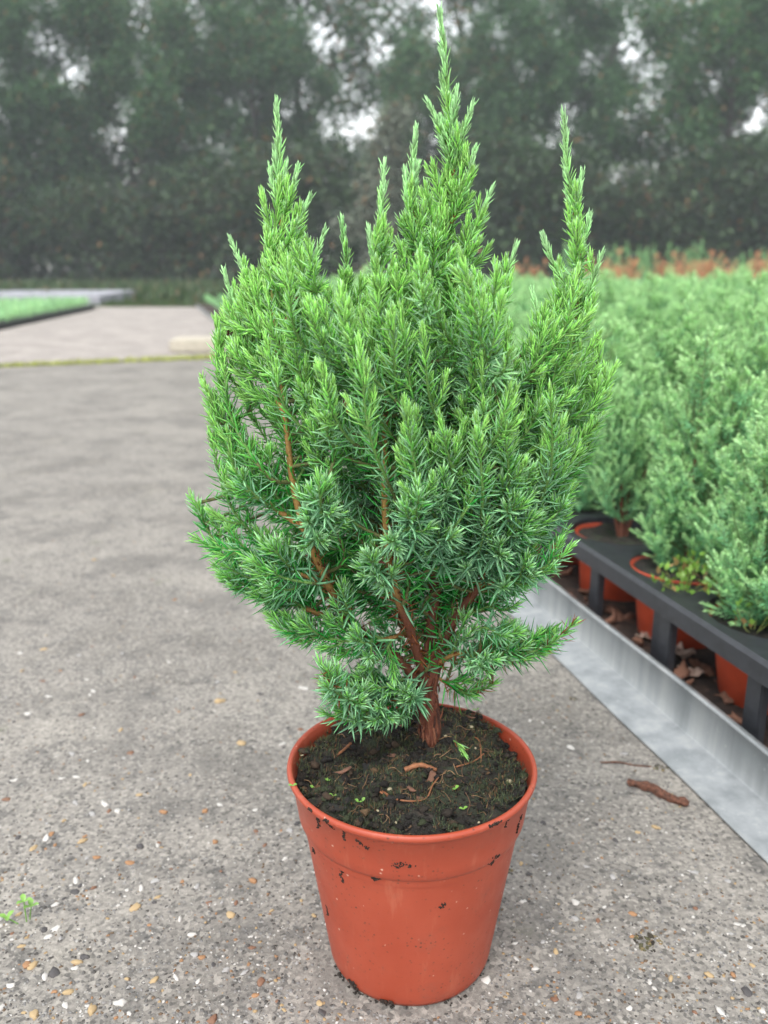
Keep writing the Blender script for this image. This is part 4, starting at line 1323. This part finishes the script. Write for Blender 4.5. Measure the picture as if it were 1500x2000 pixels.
def sapling(seed, h=0.235, w=0.058, shoots=84, mat='bedneedle', fine=True, low=0.008):
    """dense narrow young juniper: returns (stem mesh, foliage mesh) with the root at z = 0"""
    r = random.Random(seed)
    ns, tb = Needles(), Tubes()
    leaders = []
    for k in range(4 if fine else 3):
        a, rr = r.uniform(0, 6.28), (0 if k == 0 else r.uniform(0.3, 0.6) * w)
        hh = h * (1.0 if k == 0 else r.uniform(0.72, 0.95))
        leaders.append(spline([(0, 0, 0), (rr * 0.5 * math.cos(a), rr * 0.5 * math.sin(a), h * 0.22), (rr * math.cos(a), rr * math.sin(a), hh * 0.6), (rr * 1.1 * math.cos(a) + r.gauss(0, .003), rr * 1.1 * math.sin(a) + r.gauss(0, .003), hh)], 0.004))
    for L in leaders:
        n = len(L)
        tb.add(L, np.linspace(0.0032, 0.0005, n), np.concatenate([np.tile((0.14, 0.05, 0.03, 1), (n // 2, 1)), np.tile((0.14, 0.20, 0.08, 1), (n - n // 2, 1))]), 5)
    pt = Part()
    pt.n, pt.t = ns, tb
    st = dict(sp0=.0012, sp1=.0030, len=.02, a0=18, a1=58, l0=.0036, l1=.0060, w0=.0015, w1=.0019, yl=.020, aj=12, k=0.05)
    if not fine: st = dict(sp0=.004, sp1=.008, len=.03, a0=18, a1=45, l0=.009, l1=.014, w0=.0034, w1=.0042, yl=.035, aj=14, k=0.05)
    for L in leaders:
        foliate(pt, L[len(L) // 2:], st, 0.25)
    for i in range(shoots):
        L = leaders[r.randrange(len(leaders))]
        f = r.random() ** 1.25 * 0.93 + 0.04
        j = min(len(L) - 2, int(f * (len(L) - 1)))
        b = L[j]
        if b[2] < low: continue
        a = r.uniform(0, 6.28)
        T = unit(L[j + 1] - L[j])
        rad = np.array((math.cos(a), math.sin(a), 0))
        zf = b[2] / h
        ln = (0.010 + 0.85 * w * (1 - zf) ** 0.7) * r.uniform(0.7, 1.15)
        d1 = unit(T * 0.6 + rad)
        d2 = unit(d1 + np.array((0, 0, 1.7)))
        p = spline([b, b + d1 * ln * 0.5, b + d1 * ln * 0.5 + d2 * ln * 0.6], 0.003)
        n = len(p)
        if fine: tb.add(p, np.linspace(0.0009, 0.0004, n), np.tile((0.14, 0.22, 0.08, 1), (n, 1)), 4)
        foliate(pt, p, st, 0.12 + 0.2 * zf)
        if fine:
            Tt, Nn, Bn = frames(p)
            for k in range(5):
                jj = int(r.uniform(0.35, 0.98) * (n - 1))
                aa = r.uniform(0, 6.28)
                rd = math.cos(aa) * Nn[jj] + math.sin(aa) * Bn[jj]
                l2 = 0.006 + ln * r.uniform(0.1, 0.3)
                dd = unit(Tt[jj] * 0.8 + rd * 0.7 + np.array((0, 0, 0.3)))
                pp = spline([p[jj], p[jj] + dd * l2], 0.003)
                foliate(pt, pp, st, 0.15 + 0.2 * zf)
    sm_, fm_ = tb.mesh('stem'), ns.flat('foliage')
    sm_.materials.append(M['bark'])
    fm_.materials.append(M[mat])
    return sm_, fm_
near_var = [sapling(100 + i, 0.225 + 0.02 * (i % 3), 0.060 + 0.005 * (i % 2), 210) for i in range(4)]
mid_var = [sapling(200 + i, 0.215 + 0.015 * i, 0.060, 140, fine=False) for i in range(4)]
bare = sapling(300, 0.23, 0.066, 170, low=0.034)
pots_made = 0
spots = []
for iu in range(-4, 62):
    for iv in range(0, 40):
        u = U0 + 0.065 + iu * PITCHM + (iu // 4) * 0.008
        v = V0 + 0.065 + iv * PITCHM + (iv // 3) * 0.010
        q = bed(u, v)
        if q[1] < 0.25 or q[1] > 8.6: continue
        s = proj((q[0], q[1], 0.25))
        if -140 < s[0] < 1680 and q[1] > 0.3:
            if s[0] > 1500 + 60 / q[1]: continue
            spots.append((q[1], iu, iv, q))
spots.sort(key=lambda t: t[0])
lab_near = {(-1, 0): 'young juniper with yellow-green weeds around its pot at the tray corner',
            (0, 0): 'young juniper standing over mossy grass tufts at the overlapping tray edges',
            (1, 0): 'young juniper with bare brown stem above an exposed black tray corner'}
generic = 'blue-green young juniper in an orange pot packed among the bed rows'
far_spots = []
made = 0
GRP = 'young junipers standing in the tray bed'
for yy, iu, iv, q in spots:
    if made >= 290:
        far_spots.append((iu, iv, q))
        continue
    lab = lab_near.get((iu, iv), generic)
    t = thing('young_juniper', lab, 'potted plant', (q[0], q[1], BEDZ - (0.017 if (iu, iv) == (1, 0) else 0.012)), GRP, R.uniform(0, 6.28))
    s = R.uniform(0.90, 1.12)
    if (iu, iv) == (1, 0): sm_, fm_ = bare
    elif yy < 1.9: sm_, fm_ = near_var[R.randrange(4)]
    else: sm_, fm_ = mid_var[R.randrange(4)]
    if yy < 2.6 and iv < 3:
        obj('pot', bpot_me, None, t)
        obj('soil', bsoil_me, None, t)
    a = obj('stem', sm_, None, t, (0, 0, 0.066))
    b = obj('foliage', fm_, None, t, (0, 0, 0.066))
    tag(b, kind='stuff')
    a.scale = b.scale = (s, s, s * R.uniform(0.95, 1.08))
    if iv == 0 and (iu, iv) != (1, 0):
        b.scale = (s * 1.28, s * 1.28, s * 1.04)
        b.location.z -= 0.004
    t.rotation_euler = (R.gauss(0, 0.04), R.gauss(0, 0.04), R.uniform(0, 6.28))
    made += 1
# the rows beyond: one mass
fs = Needles()
nfar = len(far_spots)
print('near plants', made, 'far', nfar)
for iu, iv, q in far_spots:
    low = 0.5 if (iv < 6 and q[1] > 4.6) else 1.0
    hgt = R.uniform(0.25, 0.31) * (0.55 if low < 1 else 1.0)
    k = 46
    zz = np.array([R.random() ** 0.7 for _ in range(k)])
    rr = 0.055 * (1 - zz) ** 0.6 * rng.uniform(0.2, 1, k) * low
    a = rng.uniform(0, 6.28, k)
    B = np.stack([q[0] + rr * np.cos(a), q[1] + rr * np.sin(a), 0.06 + (hgt - 0.1) * zz], 1)
    blades(fs, B, rng.uniform(0.025, 0.05, k) * low, rng.uniform(0.006, 0.011, k), 0.55, rng.uniform(0.2, 0.8, k), np.zeros(k), rng)
tag(obj('juniper_rows', fs.flat('juniper_rows'), M['bedneedle']), 'hazy green mass of juniper rows filling the far end of the bed', 'plants', kind='stuff')
# weeds in the corner pots
def weed(u, v, label, n=60, spread=0.035, seed=1):
    rw = random.Random(seed)
    t = thing('pot_weed', label, 'weed', bed(u, v, 0.088), 'weeds in the bed pots')
    tb, ns = Tubes(), Needles()
    for i in range(n // 4):
        a, d = rw.uniform(0, 6.28), spread * rw.random() ** 0.6
        h = rw.uniform(0.006, 0.028)
        e = np.array((d * math.cos(a), d * math.sin(a), h))
        p = spline([(d * 0.3 * math.cos(a), d * 0.3 * math.sin(a), 0.0), e * (0.8, 0.8, 0.7), e], 0.003)
        tb.add(p, np.full(len(p), 0.0004), np.tile((0.2, 0.24, 0.06, 1), (len(p), 1)), 4)
        B = p[-1] + rng.normal(0, 0.0035, (5, 3))
        blades(ns, B, rng.uniform(0.005, 0.009, 5), rng.uniform(0.004, 0.007, 5), 1.3, rng.uniform(0.3, 1, 5), (rng.uniform(0, 1, 5) > 0.85) * 1.0, rng)
    obj('stem', tb.mesh('stem'), M['bark'], t)
    tag(obj('leaves', ns.flat('leaves'), M['weed'], t), kind='stuff')
weed(U0 + 0.040 - 0.03, V0 + 0.028, 'yellow-green weed clump spilling over the tray edge', 90, 0.030, 1)
weed(U0 + 0.065 - PITCHM + 0.03, V0 + 0.05, 'small leafy weed in the pot beside the overlapping trays', 70, 0.03, 2)
weed(U0 + 0.065 - PITCHM - 0.02, V0 + 0.03, 'low weed sprouting in the orange pot rim', 30, 0.02, 3)

# ---- dried orange plants and tall green ones at the far end of the bed
brown_var = [sapling(400 + i, 0.42, 0.15, 70, 'brownneedle', fine=False) for i in range(2)]
tall_var = [sapling(410 + i, 0.50, 0.09, 60, 'bedneedle', fine=False) for i in range(2)]
def far_plants(var, name, label, cat, grp, xs, y, s0, s1):
    for i, px in enumerate(xs):
        yy = y + R.uniform(-0.25, 0.25)
        x = (px - 750) / FPX * (yy * CP + 0.1)
        t = thing(name, label, cat, (x, yy, 0.0), grp, R.uniform(0, 6.28))
        k = R.uniform(s0, s1)
        for nm, me in zip(('stem', 'foliage'), var[i % 2]):
            o = obj(nm, me, None, t)
            o.scale = (k * 1.25, k * 1.25, k)
            if nm == 'foliage': tag(o, kind='stuff')
far_plants(brown_var, 'dried_plant', 'dry orange-brown potted shrub at the far end of the bed', 'shrub', 'dried orange shrubs beyond the bed', [1185, 1205, 1225, 1275, 1290, 1310, 1330, 1380, 1395, 1410, 1425, 1470, 1490, 1120, 1150, 1060, 1022], 8.9, 1.05, 1.3)
far_plants(tall_var, 'tall_seedling', 'thin upright green plant standing among the dried orange shrubs', 'plant', 'tall thin plants beyond the bed', [1175, 1195, 1240, 1255, 1268, 1300, 1345, 1360, 1372, 1400, 1440, 1455, 1480, 1500, 1215, 1100, 1130], 9.4, 1.0, 1.35)

# ---- low bed on the left, grey raised bed behind it
lb = tag(sheet('left_bed_ground', [(-2.36, 5.15), (-2.66, 8.2), (-6.5, 8.2), (-5.5, 4.4)], 0.03, M['membrane'], 0.08), kind='structure')
lf = Needles()
n = 16000
uu, vv = rng.uniform(0, 1, n), rng.uniform(0, 1, n) ** 1.4
x = (-2.38 - 0.30 * uu) - vv * (3.0 + 0.8 * uu)
y = (5.2 + 2.95 * uu) - vv * 0.6 * (1 - uu)
B = np.stack([x, y, 0.03 + rng.uniform(0, 0.05, n)], 1)
blades(lf, B, rng.uniform(0.03, 0.065, n), rng.uniform(0.006, 0.012, n), 0.7, rng.uniform(0.3, 0.9, n), np.zeros(n), rng)
tag(obj('low_seedlings', lf.flat('low_seedlings'), M['bedneedle']), 'low carpet of bright green seedlings in the bed across the path', 'plants', kind='stuff')
rb = sheet('raised_bed', [(-2.78, 8.75), (-3.05, 11.0), (-7.2, 10.2), (-6.6, 8.6)], 0.10, M['greytop'], 0.13)
tag(rb, 'empty low bed covered in grey sheet behind the seedlings', 'bed')
# grass along the path end
gn = Needles()
n = 12000
x = rng.uniform(-6, 1.5, n)
y = far_y + 0.05 + np.abs(rng.normal(0, 0.5, n))
blades(gn, np.stack([x, y, np.full(n, -0.05)], 1), rng.uniform(0.05, 0.12, n), rng.uniform(0.006, 0.014, n), 0.6, rng.uniform(0.1, 0.8, n), (rng.uniform(0, 1, n) > 0.9) * 1.0, rng)
n = 26000
x, y = rng.uniform(-16, 16, n), rng.uniform(9, 22, n)
blades(gn, np.stack([x, y, np.full(n, -0.05)], 1), rng.uniform(0.08, 0.22, n), rng.uniform(0.02, 0.04, n), 0.8, rng.uniform(0.0, 0.4, n), (rng.uniform(0, 1, n) > 0.9) * 1.0, rng)
tag(obj('rough_grass', gn.flat('rough_grass'), M['grass']), 'dark rough grass between the path end and the trees', 'grass', kind='stuff')

# ------------------------------------------------------------------ trees
def tree_meshes(seed, h, crown_r, leaves=30000, lo=0.10, sl=0.15, mat='leaf', sigma=0.34):
    r = random.Random(seed)
    g = np.random.default_rng(seed)
    tb = Tubes()
    bark = (0.05, 0.042, 0.035, 1)
    tp = spline([(0, 0, -0.1), (r.gauss(0, .15), r.gauss(0, .15), h * 0.25), (r.gauss(0, .3), r.gauss(0, .3), h * 0.55), (r.gauss(0, .4), r.gauss(0, .4), h * 0.95)], 0.3)
    n = len(tp)
    tb.add(tp, np.linspace(0.018 * h, 0.02, n) * (1 + 0.35 * np.exp(-np.arange(n) / 1.5)), np.tile(bark, (n, 1)), 9)
    cl = []
    nl = 34
    for k in range(nl):
        f = lo + (0.95 - lo) * (k + r.random()) / nl
        j = min(n - 2, int(f * (n - 1)))
        a = k * 2.4 + r.uniform(-0.4, 0.4)
        zf = tp[j][2] / h
        rr = crown_r * (math.sin(math.pi * min(1, 0.22 + 0.75 * zf)) ** 0.7) * r.uniform(0.7, 1.15)
        rise = r.uniform(0.1, 0.9) if zf > 0.25 else r.uniform(-0.2, 0.4)
        d = np.array((math.cos(a), math.sin(a), rise))
        e = tp[j] + d * rr
        lp = spline([tp[j], tp[j] + d * rr * 0.4 + (0, 0, 0.2), tp[j] + d * rr * 0.75 + (r.gauss(0, .2), r.gauss(0, .2), 0.2), e + (0, 0, -0.15)], 0.25)
        m = len(lp)
        tb.add(lp, np.linspace(0.0055 * h * (1 - 0.6 * zf), 0.012, m), np.tile(bark, (m, 1)), 6)
        for i in range(6):
            q = lp[int(r.uniform(0.35, 1.0) * (m - 1))]
            aa = a + r.uniform(-1.3, 1.3)
            l2 = r.uniform(0.4, 1.1) * crown_r * 0.32
            e2 = q + np.array((math.cos(aa) * l2, math.sin(aa) * l2, r.uniform(-1.0, 0.8) * l2))
            sp_ = spline([q, (q + e2) / 2 + (0, 0, 0.08), e2], 0.25)
            tb.add(sp_, np.linspace(0.02, 0.006, len(sp_)), np.tile(bark, (len(sp_), 1)), 5)
            cl.append(e2)
            cl.append((q + e2) / 2)
        cl.append(e)
    cl = np.array(cl)
    nc = len(cl)
    wgt = g.uniform(0.3, 1.6, nc)
    idx = g.choice(nc, leaves, p=wgt / wgt.sum())
    B = cl[idx] + g.normal(0, sigma, (leaves, 3)) * (1, 1, 1.1)
    B = B[B[:, 2] > 0.1]
    m = len(B)
    idx = idx[:m]
    a = g.uniform(0, 6.28, m)
    el = g.normal(-0.35, 0.5, m)
    D = np.stack([np.cos(a) * np.cos(el), np.sin(a) * np.cos(el), np.sin(el)], 1)
    U = unit(np.stack([g.normal(0, 0.5, m), g.normal(0, 0.5, m), np.ones(m)], 1))
    U = unit(U - D * (U * D).sum(1)[:, None])
    cy = np.clip(np.repeat(g.uniform(0, 1, nc // 13 + 1), 13)[:nc] + g.normal(0, 0.12, nc), 0, 1)
    C = np.stack([np.zeros(m), g.uniform(0, 1, m), np.clip(cy[idx] * 0.7 + g.normal(0, 0.15, m), 0, 1), (g.uniform(0, 1, m) < np.where(cy[idx] > 0.96, 0.5, 0.01)) * 1.0], 1)
    ns = Needles()
    ns.add(B, D, U, sl * g.uniform(0.7, 1.4, m), sl * 0.62 * g.uniform(0.7, 1.3, m), C, np.full(m, -0.1))
    tm, fm = tb.mesh('trunk'), ns.flat('crown')
    tm.materials.append(M['trunkbark'])
    fm.materials.append(M[mat])
    return tm, fm
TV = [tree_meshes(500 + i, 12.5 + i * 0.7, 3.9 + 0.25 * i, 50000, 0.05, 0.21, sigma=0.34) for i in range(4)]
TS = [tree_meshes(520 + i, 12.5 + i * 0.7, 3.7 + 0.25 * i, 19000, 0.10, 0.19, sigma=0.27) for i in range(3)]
rt = random.Random(77)
def place_tree(v, x, y, s, label, grp, name='tree'):
    t = thing(name, label, 'tree', (x, y, -0.06), grp, rt.uniform(0, 6.28))
    for nm, me in zip(('trunk', 'crown'), v):
        o = obj(nm, me, None, t)
        o.scale = (s, s, s)
        if nm == 'crown': tag(o, kind='stuff')
    return t
TL = 'tall dark leafy tree in the front of the tree belt'
TL2 = 'tall hazy leafy tree standing deeper inside the tree belt'
k = 0
for x in (-14.5, -10.6, -6.6, -3.4, 1.6, 5.4, 9.0, 13.2, -18.6, -22.5, 17.2, 21.0):
    place_tree(TV[k % 4], x + rt.uniform(-0.6, 0.6), 26 + rt.uniform(-2.0, 2.0), rt.uniform(0.50, 0.68), TL, 'front trees of the belt')
    k += 1
for x in (-19, -13, -8.0, -3.0, 3.0, 8.2, 13.5, 19, -25, 25):
    place_tree(TS[k % 3], x + rt.uniform(-0.8, 0.8), 33 + rt.uniform(-1.5, 2.5), rt.uniform(0.9, 1.1), TL2, 'rear trees of the belt')
    k += 1
# undergrowth
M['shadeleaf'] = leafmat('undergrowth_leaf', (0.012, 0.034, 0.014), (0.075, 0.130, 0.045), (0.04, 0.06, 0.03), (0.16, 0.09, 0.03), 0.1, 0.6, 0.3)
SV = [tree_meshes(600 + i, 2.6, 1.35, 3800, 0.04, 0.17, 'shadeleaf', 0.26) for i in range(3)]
for i, x in enumerate(np.arange(-12.2, 15, 1.75)):
    if -12.5 < x < -7.5 and i % 2 == 0: continue
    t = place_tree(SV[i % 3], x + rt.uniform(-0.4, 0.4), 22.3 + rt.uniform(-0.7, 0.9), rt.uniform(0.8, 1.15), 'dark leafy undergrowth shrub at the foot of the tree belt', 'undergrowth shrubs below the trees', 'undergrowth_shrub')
    t['category'] = 'shrub'
for i, x in enumerate(np.arange(-18, 19, 2.4)):
    t = place_tree(SV[(i + 1) % 3], x + rt.uniform(-0.5, 0.5), 29.5 + rt.uniform(-0.8, 0.9), rt.uniform(1.0, 1.5), 'shrub deep in the shade between the tree rows', 'shrubs between the tree rows', 'shade_shrub')
    t['category'] = 'shrub'
PV = tree_meshes(700, 4.2, 0.42, 5000, 0.08, 0.11, 'paleleaf', 0.13)
place_tree(PV, -0.12, 19.0, 0.92, 'slender pale grey-green young tree with rusty leaves before the dark belt', None, 'slender_tree')

# ------------------------------------------------------------------ haze
hz = box_mesh('haze', -63, 63, -21, 71, -1.2, 18.5)
hm = bpy.data.materials.new('haze')
hm.use_nodes = True
nt = hm.node_tree
nt.nodes.remove(nt.nodes['Principled BSDF'])
pv = nt.nodes.new('ShaderNodeVolumePrincipled')
pv.inputs['Color'].default_value = (0.88, 0.94, 0.99, 1)
pv.inputs['Density'].default_value = 0.0028
nt.links.new(pv.outputs[0], nt.nodes['Material Output'].inputs['Volume'])
ho = obj('haze', hz, hm)
tag(ho, kind='stuff')
print('needles', sum(p.n.count() for p in parts), 'tris', sum(len(o.data.polygons) for o in bpy.data.objects if o.type == 'MESH'))
